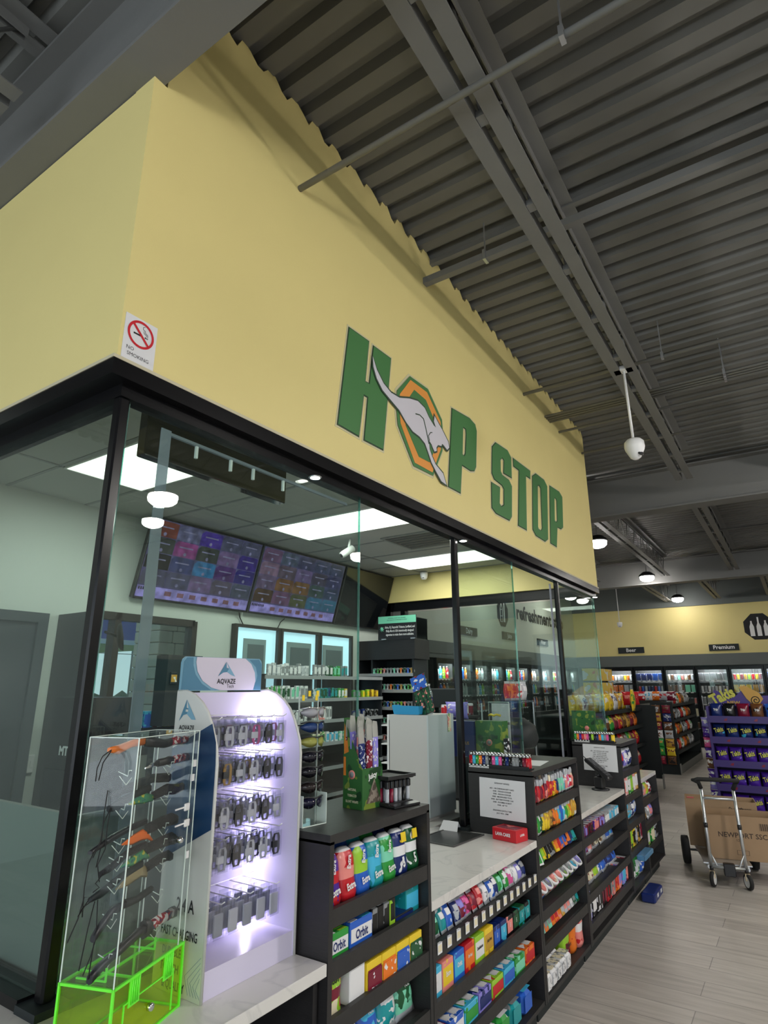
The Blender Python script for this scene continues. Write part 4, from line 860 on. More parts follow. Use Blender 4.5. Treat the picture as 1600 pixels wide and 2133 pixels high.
for sy in (-1, 1): e.box(-hx, hx, sy*hy-.0028, sy*hy+.0028, zb-.005, zb+.001); e.box(-hx, hx, sy*hy-.002, sy*hy+.002, 0, .005)
e.box(hx-.001, hx+.0015, -.10, -.096, .01, .10).box(hx-.001, hx+.0015, .10, .104, .01, .10).box(hx-.001, hx+.0015, -.10, .104, .10, .103).box(-hx, hx, -.075, -.072, zb-.004, zb+.002)
e.box(-.004, .0, -hy, hy, zb-.004, zb+.002)
for (x, y, a, b) in ((-.05, -.12, .08, .0), (-.05, .07, .08, 0)): e.box(x, x+a, y, y+.004, zb+.001, zb+.005).box(x+a, x+a+.004, y, y+.004, zb+.001, zb+.03)
obj('bright_edges', e, neon_e, bs)
for y in (-.064, .075):
    hgb = MB()
    for q in range(4): hgb.tube([(hx+.004, y+.008*q-.012, .095+.0), (hx+.004, y+.008*q-.012, .145)], .0022, 6)
    hgb.box(hx, hx+.003, y-.02, y+.02, .09, .15); obj('hinge', hgb, neon_e, bs)
obj('lock', MB().lathe([(0, .0), (.009, .0), (.010, .006), (.008, .012), (0, .012)], 16, c=(0, 0, 0), ax='x'), M['chrome'], bs, (hx, .003, .058))
obj('drawer_contents', MB().box(-.062, .062, -.13, .13, .001, .003), mat('yellow_card', (.65, .62, .02), .5), bs)
tw = MB()
tw.box(-hx, -hx+.003, -hy, hy, zb, zt).box(hx-.003, hx, -hy, hy, zb, zt).box(-hx, hx, -hy, -hy+.003, zb, zt).box(-hx, hx, hy-.003, hy, zb, zt).box(-hx, hx, -hy, hy, zt-.003, zt)
obj('clear_tower', tw, M['acryl'], kc)
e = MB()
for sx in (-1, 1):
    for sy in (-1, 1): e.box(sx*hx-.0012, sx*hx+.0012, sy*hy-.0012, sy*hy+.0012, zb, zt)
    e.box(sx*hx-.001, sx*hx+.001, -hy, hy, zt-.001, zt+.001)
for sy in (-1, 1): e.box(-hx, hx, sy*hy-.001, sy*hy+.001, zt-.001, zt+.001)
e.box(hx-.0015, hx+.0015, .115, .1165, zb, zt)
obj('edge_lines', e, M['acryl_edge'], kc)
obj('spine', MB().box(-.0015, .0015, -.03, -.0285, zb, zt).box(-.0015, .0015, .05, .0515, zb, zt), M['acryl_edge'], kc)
obj('spine_panel', MB().box(-.001, .001, -.03, .05, zb, zt), M['acryl'], kc)
hk = MB()
for z in (.62, .54, .46, .42, .37, .295, .21):
    for y in (-.10, .09):
        hk.tube([(-.01, y, z-.012), (.02, y, z-.022), (.022, y, z-.008), (.03, y, z-.008)], .0014, 5)
        hk.tube([(.01, y-.02, z-.02), (.01, y+.01, z-.045), (.01, y+.03, z-.03)], .001, 5)
obj('holder_clips', hk, M['acryl_edge'], kc)
for z, y in ((.494, .10), (.452, .105)): obj('latch', MB().box(hx, hx+.006, y-.012, y+.012, z-.010, z+.010, c=.002).box(hx+.001, hx+.003, y-.055, y-.012, z-.0015, z+.0025), M['whitep'], kc)
for z, y in ((.606, .125), (.568, .12), (.368, .122)): obj('clip', MB().box(hx-.002, hx+.004, y-.006, y+.006, z-.009, z+.009), M['whitep'], kc)
obj('key_lock', MB().lathe([(0, .0), (.008, .0), (.009, .01), (.006, .016), (0, .016)], 14, ax='x'), M['chrome'], kc, (hx, .072, .416))
# knives hang inside, each its own thing placed in the frame of the case
KM = kc.matrix_world.copy() if False else Matrix.Translation((-1.543, 1.128, CT)) @ Matrix.Rotation(R(18.8), 4, 'Z')
camo = printed('knife_camo', (.05, .25, .12), (.50, .48, .05), (.02, .12, .14), 60, .55, .3); flag = printed('knife_flag', (.34, .02, .03), (.62, .60, .60), (.02, .02, .08), 60, .50, .3)
orng = printed('knife_orange', (.75, .18, .02), (.9, .35, .08), (.25, .08, .02), 60, .66, .4); tanb = mat('knife_tan', (.30, .24, .12), .35); texb = mat('knife_textured_black', (.02, .02, .022), .6, bump=.8, bscale=400)
def flat(pts, w, mb=None, th=.004, x=0):
    """blade or grip: spine of (y,z,halfheight) points thickened along x"""
    mb = mb or MB(); rs = []
    for y, z, h in pts: rs.append([(x-th, y, z-h*.6), (x, y, z-h), (x+th, y, z-h*.6), (x+th, y, z+h*.6), (x, y, z+h), (x-th, y, z+h*.6)])
    return mb.rings(rs, 0, True)
def knife(label, parts, cords, xo=0):
    t = bpy.data.objects.new('knife', None); C.objects.link(t); t.empty_display_size = .03
    y0, z0 = parts[0][2][0][0], parts[0][2][0][1]
    t.matrix_world = KM @ Matrix.Translation((xo, y0, z0)); tag(t, label, 'knife', 'knives in the acrylic case')
    for nm, mt, pts, th in parts: obj(nm, flat([(y-y0, z-z0, h) for y, z, h in pts], 0, th=th), mt, t)
    for cd in cords: obj('lanyard', MB().tube([(.006+.002*math.sin(7*i), y-y0, z-z0) for i, (y, z) in enumerate(cd)], .0014, 5), M['rubber'], t)
knife('knife with an orange sheath and flag printed grip, topmost in the case', [('sheath', orng, [(-.158, .667, .006), (-.12, .665, .012), (-.07, .675, .010), (-.02, .678, .012)], .006), ('handle', M['blackp'], [(-.02, .676, .013), (.03, .670, .014), (.08, .662, .012), (.11, .664, .012)], .007), ('grip_end', flag, [(.11, .664, .011), (.14, .667, .013), (.17, .664, .011), (.191, .667, .013)], .008)],
      [[(-.158, .667), (-.19, .655), (-.205, .63), (-.205, .60)], [(-.158, .665), (-.185, .64), (-.195, .60)]])
knife('small flag gripped knife, second from the top of the case', [('blade', M['chrome'], [(-.007, .606, .002), (.02, .61, .007), (.047, .613, .006)], .0015), ('handle', M['blackp'], [(.047, .613, .010), (.10, .615, .012), (.12, .613, .011)], .007), ('grip_end', flag, [(.12, .613, .011), (.16, .616, .012), (.2, .614, .011)], .008)], [], .004)
knife('black knife hung dark and low behind the second one', [('sheath', M['blackm'], [(-.12, .555, .006), (-.03, .565, .014), (.05, .573, .012)], .006), ('handle', texb, [(.05, .573, .012), (.13, .565, .013)], .007)], [[(-.12, .555), (-.145, .57), (-.15, .52), (-.148, .44), (-.155, .40)]], -.008)
knife('textured black knife with green camouflage blade, upper half of the case', [('sheath', M['blackm'], [(-.143, .528, .008), (-.10, .532, .015), (-.05, .545, .010), (.02, .552, .010)], .006), ('blade', camo, [(-.07, .527, .002), (-.04, .530, .010), (0, .530, .014), (.04, .524, .008)], .0015), ('handle', texb, [(.04, .530, .012), (.10, .538, .015), (.15, .530, .014), (.181, .532, .013)], .008)],
      [[(-.143, .531), (-.150, .49), (-.149, .44), (-.17, .41), (-.155, .37)], [(-.143, .531), (-.165, .50), (-.17, .46), (-.19, .43)]], .006)
knife('black knife with bright orange blade, middle of the case', [('sheath', M['blackp'], [(-.19, .440, .004), (-.12, .455, .010), (-.05, .465, .009), (.02, .468, .008)], .006), ('blade', mat('knife_blade_orange', (.85, .16, .01), .35), [(-.072, .432, .002), (-.03, .434, .012), (.01, .438, .014), (.035, .430, .008), (.06, .412, .004)], .0015), ('handle', texb, [(.03, .448, .014), (.08, .452, .016), (.14, .452, .017), (.165, .446, .014)], .009)], [[(-.18, .445), (-.2, .42), (-.205, .37), (-.2, .31)]], .004)
knife('black knife with green and yellow blade, below the orange one', [('sheath', texb, [(-.151, .385, .006), (-.11, .392, .011), (-.06, .408, .010), (.02, .412, .009)], .006), ('blade', camo, [(-.075, .382, .002), (-.03, .384, .012), (.01, .390, .013), (.04, .378, .005)], .0015), ('handle', texb, [(.03, .400, .014), (.09, .403, .016), (.14, .402, .017), (.158, .396, .014)], .009)], [[(-.15, .385), (-.175, .372), (-.16, .36), (-.18, .355)]], .010)
knife('black knife with tan blade, lower middle of the case', [('sheath', M['blackm'], [(-.171, .335, .006), (-.13, .34, .012), (-.06, .357, .010), (.02, .365, .009)], .006), ('blade', tanb, [(-.078, .332, .002), (-.03, .340, .013), (.02, .350, .016), (.048, .338, .012)], .0015), ('handle', texb, [(.045, .352, .013), (.09, .358, .014), (.14, .358, .014), (.154, .352, .012)], .009)],
      [[(-.165, .335), (-.2, .33), (-.215, .315), (-.18, .345), (-.20, .35), (-.21, .31), (-.235, .27)], [(-.16, .33), (-.175, .28), (-.19, .2)], [(-.15, .33), (-.145, .27), (-.155, .17)]], .004)
knife('plain black sheathed knife near the bottom of the case', [('sheath', M['blackp'], [(-.155, .250, .007), (-.14, .262, .014), (-.10, .288, .013), (-.05, .292, .010)], .007), ('handle', M['blackm'], [(-.05, .292, .011), (0, .288, .009), (.06, .296, .008)], .008)], [[(-.152, .250), (-.165, .22), (-.185, .19)]], .012)
knife('large black knife with long flag printed grip, bottom of the case', [('sheath', M['blackp'], [(-.153, .168, .010), (-.13, .178, .013), (-.09, .188, .011), (-.07, .188, .008)], .008), ('handle', M['blackp'], [(-.07, .188, .008), (-.03, .198, .012), (.02, .206, .013), (.04, .207, .012)], .009), ('guard', M['blackp'], [(.04, .207, .024), (.055, .208, .026), (.066, .205, .018)], .012), ('grip_end', flag, [(.066, .205, .013), (.10, .208, .014), (.14, .206, .014), (.165, .208, .013)], .010), ('pommel', M['blackp'], [(.165, .208, .015), (.18, .205, .016)], .011)], [], .014)

# ================================================================ PHONE ACCESSORY STAND
LILAC_LIT = mat('white_plastic_lilac_lit', (.66, .62, .80), .3); PANW = mat('printed_panel_white', (.60, .60, .57), .35); BLUE1 = mat('printed_navy', (.012, .05, .13), .3)  # stand plastic is white; the LEDs' lilac light is put into its colour
TEAL1 = mat('printed_steel_blue', (.07, .20, .30), .35); TEAL2 = mat('printed_light_blue', (.18, .36, .48), .35)
ks = thing('accessory_stand', 'tall lilac lit accessory stand headed AQVAZE Tech on the corner counter', 'display stand', (-1.68, 1.32, CT+.0005))
prof = [(0, 0), (.203, 0), (.203, .60), (.197, .64), (.185, .672), (.168, .71), (.146, .745), (.118, .772), (.08, .795), (.04, .807), (0, .807)]
for y, nm in ((0, 'left'), (.372, 'right')):
    sp = obj('side_panel', MB().prism(prof, y, y+.010, 'xz'), LILAC_LIT if y else PANW, ks)
    if not y:
        F = -.0008
        def pr(poly, mt, nmm, off=F): return obj(nmm, MB().add([(a, off, b) for a, b in poly], [tuple(range(len(poly)))]), mt, sp)
        pr([(.177, .713), (.199, .66), (.203, .60), (.203, .425), (0, .325), (0, .635)], BLUE1, 'blue_band')
        pr([(.051, .782), (.020, .716), (.040, .735), (.056, .738), (.062, .755), (.052, .757)], TEAL1, 'logo_left'); pr([(.051, .782), (.062, .755), (.056, .738), (.080, .722), (.100, .722)], TEAL2, 'logo_right')
        pr([(.05, .752), (.062, .752), (.062, .745), (.05, .745)], PANW, 'logo_dot', F*2)
        text('AQVAZE', .014, M['ink'], sp, (.060, F*1.5, .697), '-y', bold=.03, sx=.95); text('Tech', .010, M['ink'], sp, (.078, F*1.5, .683), '-y')
        for s_, z, h, x in (('2.4 A', .219, .034, .118), ('FAST CHARGING', .148, .024, .100), ('DURABLE', .099, .022, .075), ('TOUCH', .060, .022, .07), ('& QUALITY', .020, .022, .09)):
            text(s_, h, M['ink'], sp, (x, F*1.5, z), '-y', bold=.02, sx=.62 if len(s_) > 6 else .75)
        sw = MB()
        for q in range(5): sw.tube([(.203-.012*q, F, .012), (.185-.012*q, F, .03+.006*q), (.199, F, .06+.012*q)], .0004, 4)
        obj('line_art', sw, TEAL1, sp)
    obj('front_edge', MB().tube([(a+.0005, y+.005, b) for a, b in prof[1:]], .0052, 6), PANW, sp)
obj('back_panel', MB().box(0, .006, .01, .372, .07, .802), LILAC_LIT, ks)
obj('floor_panel', MB().box(.006, .200, .01, .372, .055, .07).box(.188, .200, .01, .372, 0, .055), LILAC_LIT, ks)
hd = obj('header_board', MB().rings([[(x, a, b) for a, b in [(.004, .808), (.366, .808), (.366, .90), (.362, .912), (.352, .920), (.018, .917), (.008, .909), (.004, .897)]] for x in (.0, .008)]), TEAL2, ks)
def hb_(poly, mt, nmm, off=.0088): return obj(nmm, MB().add([(off, a, b) for a, b in poly], [tuple(range(len(poly)))]), mt, hd)
hb_([(.006, .81), (.13, .81), (.09, .83), (.06, .86), (.048, .89), (.046, .915), (.02, .914), (.008, .90)], TEAL1, 'wave_left'); hb_([(.364, .81), (.30, .81), (.34, .84), (.345, .86), (.335, .89), (.30, .915), (.35, .917), (.364, .9)], TEAL1, 'wave_right')
hb_([(.17, .809), (.13, .818), (.09, .84), (.066, .87), (.058, .90), (.06, .9165), (.28, .9185), (.31, .90), (.330, .87), (.335, .84), (.325, .809)], mat('header_pale', (.60, .56, .66), .35), 'white_field', .0096)
hb_([(.190, .905), (.155, .855), (.178, .868), (.195, .870), (.203, .882), (.192, .885)], TEAL1, 'logo_left', .0104); hb_([(.190, .905), (.203, .882), (.195, .870), (.215, .860), (.234, .855)], TEAL2, 'logo_right', .0104)
text('AQVAZE', .0165, M['ink'], hd, (.0106, .195, .838), '+x', bold=.03, sx=.95); text('Tech', .012, M['ink'], hd, (.0106, .214, .822), '+x')
obj('led_strip', MB().box(.007, .010, .348, .352, .09, .74), emit('led_strip_lilac', (.88, .84, 1), 5), ks, label='white vertical light strip')
for z in (.73, .60, .44, .30, .13):
    ld = bpy.data.lights.new('strip_light', 'POINT'); ld.energy = .42; ld.color = (.82, .75, 1); ld.shadow_soft_size = .012
    lo = bpy.data.objects.new('strip_light', ld); C.objects.link(lo); lo.parent = ks; lo.location = (.035, .330, z)
rows_ = [.722, .612, .488, .377, .207]
hook_w = M['whitep']
for r_i, z in enumerate(rows_):
    obj('cross_rail', MB().tube([(.02, .012, z+.006), (.02, .37, z+.006)], .0018, 6), hook_w, ks)
    n = 6
    for i in range(n):
        y = .035+.058*i; x0_ = .008
        obj('hook', MB().tube([(x0_, y, z), (.165, y, z), (.178, y, z+.008)], .0018, 6), hook_w, ks)
        kinds = [['silver', 'pink', 'white', 'black', 'white'], ['black', 'white', 'gold', 'black', 'silver'], ['silver', 'white', 'white', 'black', 'black'], ['black', 'white', 'silver', 'white', 'black'], ['white', 'silver', 'white', 'silver', 'white']][r_i]
        for k in range(4):
            col = kinds[(i*2+k) % 5] if r_i < 4 else kinds[(i+k) % 5]
            key = ('cable', col)
            W_ = Matrix.Translation((-1.68, 1.32, CT)); X_ = .155-.034*k
            t = bpy.data.objects.new('cable_pack', None); C.objects.link(t); t.empty_display_size = .02
            t.matrix_world = Matrix.Translation((-1.68+X_, 1.32+y, CT+z-.004))
            tag(t, f'{col} charging cable pack, {["frontmost", "second", "third", "rearmost"][k]} on {ORD[i]} hook from left, {ORD[r_i]} row of stand', 'cable pack', 'cable packs hanging on the accessory stand')
            if key not in _cache:
                a = MB().box(-.006, -.0052, -.020, .020, -.085, 0); a.box(.0052, .006, -.020, .020, -.085, -.01)
                b = MB(); 
                for q in range(3):
                    w_ = .015-.003*q; b.tube([(0, -w_, -.030), (0, -w_*.7, -.020), (0, w_*.7, -.020), (0, w_, -.030), (0, w_, -.068), (0, w_*.7, -.078), (0, -w_*.7, -.078), (0, -w_, -.068), (0, -w_, -.030)], .0022, 6)
                c_ = MB().box(-.0045, .0045, -.019, .004, -.060, -.040, c=.001)
                bx = MB().box(-.004, .004, -.017, .017, -.080, -.022, c=.002)
                _cache[key] = (a.mesh('film', M['film']), b.mesh('cable', solid(col, .3)), c_.mesh('band', solid('black' if col in ('black', 'gold') else 'white', .3)), bx.mesh('charger', solid(col, .3)))
            ms = _cache[key]
            names = ('film', 'cable', 'band') if r_i < 4 else ('film', 'charger')
            for nmm in names: obj(nmm, ms[('film', 'cable', 'band', 'charger').index(nmm)], None, t)

# ================================================================ THINGS ON THE NEAREST RACK
TZ = 1.2155
t = thing('eyewear_stand', 'clear plastic stand hung with dark sunglasses between the lilac lit stand and wrap box', 'display stand', (-1.535, 1.80, TZ), R(-8))
fr = MB()
fr.box(-.05, .05, -.055, .055, 0, .004).box(-.003, .003, -.045, .045, .004, .43).box(-.003, .004, -.05, .05, .40, .46)
obj('clear_frame', fr, M['acryl'], t)
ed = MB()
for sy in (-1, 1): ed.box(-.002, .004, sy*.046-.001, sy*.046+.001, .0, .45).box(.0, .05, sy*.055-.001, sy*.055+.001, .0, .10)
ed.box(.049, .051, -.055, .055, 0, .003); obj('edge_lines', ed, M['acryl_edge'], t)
for a, b, in ((-.03, .425), (.0, .44), (.035, .425), (.04, .44)): obj('price_dot', MB().box(.0045, .0055, a-.006, a+.006, b-.01, b+.01), solid('yellow'), t)
GL = [('clear silver', M['chrome'], (.35, .35, .38)), ('blue', M['blackp'], (.02, .05, .16)), ('yellow tinted', M['blackp'], (.32, .33, .08)), ('black', M['blackp'], (.012, .012, .02)), ('glossy black', M['blackp'], (.01, .01, .015)), ('dark orange marked', M['blackp'], (.02, .015, .015)), ('navy black', M['blackp'], (.01, .01, .03))]
for i, (nm, fm, lc) in enumerate(GL):
    g_ = thing('sunglasses', f'{nm} sunglasses, {ORD[i]} from top on the clear eyewear stand', 'sunglasses', (0, 0, 0), group='sunglasses on the eyewear stand')
    g_.matrix_world = Matrix.Translation((-1.535, 1.80, TZ)) @ Matrix.Rotation(R(-8), 4, 'Z') @ Matrix.Translation((.035, 0, .375-.05*i))
    lm = mat('lens_'+str(i), lc, .05)
    for s_ in (-1, 1):
        rs = []
        for q in range(7):
            a = q/6; yy = s_*(.004+.052*a); hh = .019*math.sin(math.pi*(.18+.72*a)); xx = .02-.030*a*a; rs.append([(xx, yy, -hh), (xx+.002, yy, 0), (xx, yy, hh*.9), (xx-.002, yy, 0)])
        obj('lens', MB().rings(rs, 0, True), lm, g_)
        obj('temple', MB().tube([(-.010, s_*.057, .006), (-.04, s_*.056, .004), (-.06, s_*.052, -.015)], .0022, 6), fm, g_)
    obj('bridge', MB().tube([(-.010, -.057, .012), (.010, -.035, .018), (.021, 0, .014), (.010, .035, .018), (-.010, .057, .012)], .0028, 6), fm, g_)
# cigar wrap box with tall packs
gw = printed('leaf_print', (.03, .13, .03), (.20, .28, .04), (.01, .05, .015), 14, .55, .35)
t = thing('wrap_box', 'tall green leaf printed carton with cut away top on the nearest rack', 'carton', (-1.545, 2.165, TZ), R(-6))
w2, d2 = .052, .062
cb = MB(); cb.add([(-w2, -d2, 0), (w2, -d2, 0), (w2, d2, 0), (-w2, d2, 0), (-w2, -d2, .34), (w2, -d2, .15), (w2, d2, .15), (-w2, d2, .34)], [(0, 1, 5, 4), (1, 2, 6, 5), (2, 3, 7, 6), (3, 0, 4, 7), (0, 3, 2, 1)])
obj('carton', cb, gw, t)
obj('orange_patch', MB().add([(-w2+.004, -d2-.0006, .20), (-w2+.03, -d2-.0006, .21), (-w2+.012, -d2-.0006, .30), (-w2+.004, -d2-.0006, .32)], [(0, 1, 2, 3)]).add([(-w2+.002, -d2-.0006, .12), (-w2+.016, -d2-.0006, .12), (-w2+.014, -d2-.0006, .19), (-w2+.002, -d2-.0006, .19)], [(0, 1, 2, 3)]), mat('print_orange', (.8, .22, .02), .35), t)
obj('badge', MB().lathe([(0, -.0012), (.017, -.0012), (.017, -.0002), (0, -.0002)], 20, c=(0, 0, 0), ax='y'), solid('salmon'), t, (-.004, -d2, .125)); obj('badge_face', MB().lathe([(0, -.002), (.011, -.002), (.011, -.0012), (0, -.0012)], 20, ax='y'), solid('grey'), t, (-.004, -d2, .125))
for i, s_ in enumerate(('NATURAL', 'TOBACCO', 'BLUNT WRAPS')): text(s_, .009, solid('cream'), t, (-.002, -d2-.001, .07-.022*i), '-y', bold=.03, sx=.8)
text('Juicy', .02, M['inkwhite'], t, (w2+.001, 0, .12), '+x', bold=.05, roll=R(10))
obj('leaf_curl', MB().add([(w2+.0008, -.04, .02), (w2+.0008, .05, .02), (w2+.0008, .01, .11)], [(0, 1, 2)]), printed('leaf_brown', (.12, .09, .07), (.3, .25, .2), None, 40, .5), t)
fl = glassy('clear_pack_film', (.85, .86, .84), base=.1, rough=.25, haze=.45, hazecol=(.62, .62, .58))
for i in range(4):
    for j in range(3):
        cn = ['maroon', 'violet', 'salmon', 'navy'][(i+j) % 4]
        o = bpy.data.objects.new('wrap_pack', None); C.objects.link(o); o.empty_display_size = .02
        o.matrix_world = Matrix.Translation((-1.545, 2.165, TZ)) @ Matrix.Rotation(R(-6), 4, 'Z') @ Matrix.Translation((-.035+.024*i, -.04+.038*j, .10+.01*((i*3+j*5) % 4)-.012*i)) @ Matrix.Rotation(R(random.uniform(-5, 5)), 4, 'X')
        tag(o, f'{cn} cigar wrap pouch with clear top, {ORD[j]} across, {ORD[i]} from back of leaf carton', 'pouch', 'wrap pouches standing in the leaf printed carton')
        obj('label', MB().box(-.004, .004, -.015, .015, 0, .17), pk(cn, 'white', 'silver', 60, .56), o); obj('clear_top', MB().rings([[(-.004, -.016, .17), (.004, -.016, .17), (.004, .016, .17), (-.004, .016, .17)], [(-.001, -.017, .21), (.001, -.017, .21), (.001, .017, .21), (-.001, .017, .21)], [(-.001, -.012, .235), (.001, -.012, .235), (.001, .014, .23), (-.001, .014, .23)]]), fl, o)
# torch lighter display
t = thing('torch_lighter_display', 'black two tier tray holding silver and black torch lighters on nearest rack', 'display tray', (-1.475, 2.275, TZ), R(-10))
obj('base', MB().box(-.10, .055, -.075, .075, 0, .016, c=.004).box(.03, .088, -.078, .078, .0, .010, c=.003), M['blackp'], t)
obj('front_card', MB().add([(.062, -.075, .014), (.088, -.075, .010), (.088, .075, .010), (.062, .075, .014)], [(0, 1, 2, 3)]), pk('black', 'grey', 'maroon', 20, .7), t)
obj('top_tray', MB().box(-.095, .05, -.078, .078, .10, .107).box(-.095, .055, -.084, -.076, .104, .116).box(-.095, .055, .076, .084, .104, .116).box(.048, .058, -.084, .084, .104, .116).box(-.1, -.092, -.084, .084, .104, .116), M['blackp'], t)
obj('column', MB().box(-.09, -.06, -.02, .02, .016, .10), M['blackp'], t)
for i in range(3):
    for j in range(6):
        o = bpy.data.objects.new('torch_lighter', None); C.objects.link(o); o.empty_display_size = .01
        o.matrix_world = Matrix.Translation((-1.475, 2.275, TZ)) @ Matrix.Rotation(R(-10), 4, 'Z') @ Matrix.Translation((.03-.035*i, -.062+.025*j, .016))
        cn = ['silver', 'maroon', 'silver', 'grey', 'black', 'silver'][(i+j) % 6]
        tag(o, f'{cn} torch lighter, {ORD[j]} from left, {["front","middle","back"][i]} row of the black tray', 'lighter', 'torch lighters in the black two tier tray')
        obj('body', MB().lathe([(.008, 0), (.0085, .004), (.0085, .05)], 10), solid(cn, .25), o); obj('head', MB().box(-.009, .011, -.009, .009, .05, .08, c=.003), M['blackp'], o)
# ================================================================ INSIDE THE BOOTH
DG = mat('dark_slate_laminate', (.020, .023, .027), .45); FRM = mat('window_frame_dark', (.02, .018, .016), .4)
# menu screens, leaning out from the back wall
def screen_mat(col, s=.35): 
    k = ('scr',)+tuple(round(c, 3) for c in col)+(s,)
    if k not in _cache:
        mt, t, p = _mat('screen_picture'); p.inputs['Base Color'].default_value = (*[c*.15 for c in col], 1); p.inputs['Roughness'].default_value = .25
        tc = t.nodes.new('ShaderNodeTexCoord'); n = t.nodes.new('ShaderNodeTexNoise'); n.inputs['Scale'].default_value = 14; n.inputs['Detail'].default_value = 3
        r = t.nodes.new('ShaderNodeValToRGB'); e = r.color_ramp.elements; e[0].position = .35; e[0].color = (*[c*.55 for c in col], 1); e[1].position = .65; e[1].color = (*[min(1, c*1.35) for c in col], 1)
        t.links.new(tc.outputs['Object'], n.inputs['Vector']); t.links.new(n.outputs[0], r.inputs[0]); t.links.new(r.outputs[0], p.inputs['Emission Color']); p.inputs['Emission Strength'].default_value = s
        _cache[k] = mt
    return _cache[k]
def tv(y0, y1, label, tiles, on=True):
    L_ = y1-y0; Ht = .72; t = thing('television', label, 'screen', (-4.585, y0, 2.405), group='screens leaning above the back bar'); t.rotation_euler = (0, R(16), 0)
    obj('housing', MB().box(-.05, 0, 0, L_, 0, Ht, c=.006), M['blackp'], t); obj('wall_mount', MB().box(-.12, -.05, L_*.35, L_*.65, .06, .2), M['blackm'], t)
    sc_ = obj('display', MB().box(.0, .001, .015, L_-.015, .02, Ht-.015), screen_mat((.09, .08, .20)) if on else mat('screen_off', (.006, .007, .009), .08), t)
    if not on: return
    nx, nz = len(tiles[0]), len(tiles); tw_ = (L_-.04)/nx; th = (Ht-.15)/nz
    for j, rw in enumerate(tiles):
        for i, c_ in enumerate(rw):
            if c_ is None: continue
            y = .02+tw_*i; z = Ht-.02-th*(j+1); cu = min(tw_, th)*.18
            pts = [(y+.003, z+.003), (y+tw_-.003, z+.003), (y+tw_-.003, z+th-cu*.3), (y+tw_*.8, z+th-.003), (y+cu*1.3, z+th-.003), (y+.003, z+th-cu*1.3)]
            ti = obj('menu_tile', MB().add([(.0018, a, b) for a, b in pts], [tuple(range(6))]), screen_mat(c_), sc_)
    mk = MB()
    for j in range(nz):
        for i in range(nx):
            y = .02+tw_*(i+.5); z = Ht-.02-th*(j+.80); mk.lathe([(0, .0024), (.017, .0024)], 10, c=(0, 0, 0), ax='x'); n_ = 20
            for q in range(n_): mk.v[-1-q] = (mk.v[-1-q][0], mk.v[-1-q][1]+y, mk.v[-1-q][2]+z)
            mk.box(.0022, .0026, y-tw_*.3, y+tw_*.3, z+th*.38, z+th*.46)
    obj('menu_marks', mk, screen_mat((.22, .21, .36)), sc_)
    obj('menu_footer', MB().box(.0012, .002, .018, L_-.018, .024, .12), screen_mat((.26, .22, .55), .5), sc_)
    ft = MB()
    for q in range(8): ft.box(.0022, .0026, .03+.022*q, .045+.022*q, .085, .11)
    ft2 = MB()
    for q in range(7): ft2.box(.0022, .0026, .30+.135*q, .37+.135*q, .055, .095)
    obj('footer_word', ft, screen_mat((.04, .03, .08)), sc_); obj('footer_pictures', ft2, screen_mat((.22, .10, .14)), sc_)
b1, b2, b3, b4, b5, b6, b7, b8, b9 = (.16, .035, .025), (.13, .13, .26), (.06, .025, .30), (.07, .07, .14), (.045, .05, .05), (.26, .05, .22), (.03, .16, .36), (.008, .008, .012), (.16, .10, .24)
tv(3.05, 4.36, 'lit menu television on the left of the back wall', [[b1, b2, b3, b4, b4], [b5, b6, b5, b9, (.04, .02, .2)], [b8, (.04, .05, .16), b7, (.08, .03, .16), (.03, .02, .18)], [b4, b4, b9, (.09, .07, .12), (.06, .07, .12)]])
tv(4.375, 5.77, 'lit menu television in the middle of the back wall', [[(.12, .06, .14), (.07, .09, .16), (.05, .05, .12), (.05, .06, .14), (.04, .05, .12)], [(.2, .12, .2), (.10, .07, .11), (.13, .09, .22), (.05, .04, .08), (.04, .04, .12)], [(.12, .08, .16), (.16, .075, .03), (.17, .085, .03), (.04, .07, .07), (.04, .05, .12)], [(.07, .035, .02), (.13, .06, .13), (.08, .09, .04), (.03, .13, .24), (.03, .13, .24)]])
tv(5.80, 6.85, 'switched off black television at the right end of the back wall', None, False)
for y, dy, l in ((4.28, .10, 'left'), (4.95, -.08, 'right')): tag(obj('power_cable', MB().tube([(-4.60, y, 2.40), (-4.63, y+dy*.4, 2.36), (-4.63, y+dy, 2.28)], .006, 6), M['rubber']), f'{l} black cable dangling below the menu televisions', 'cable', 'cables below the televisions')
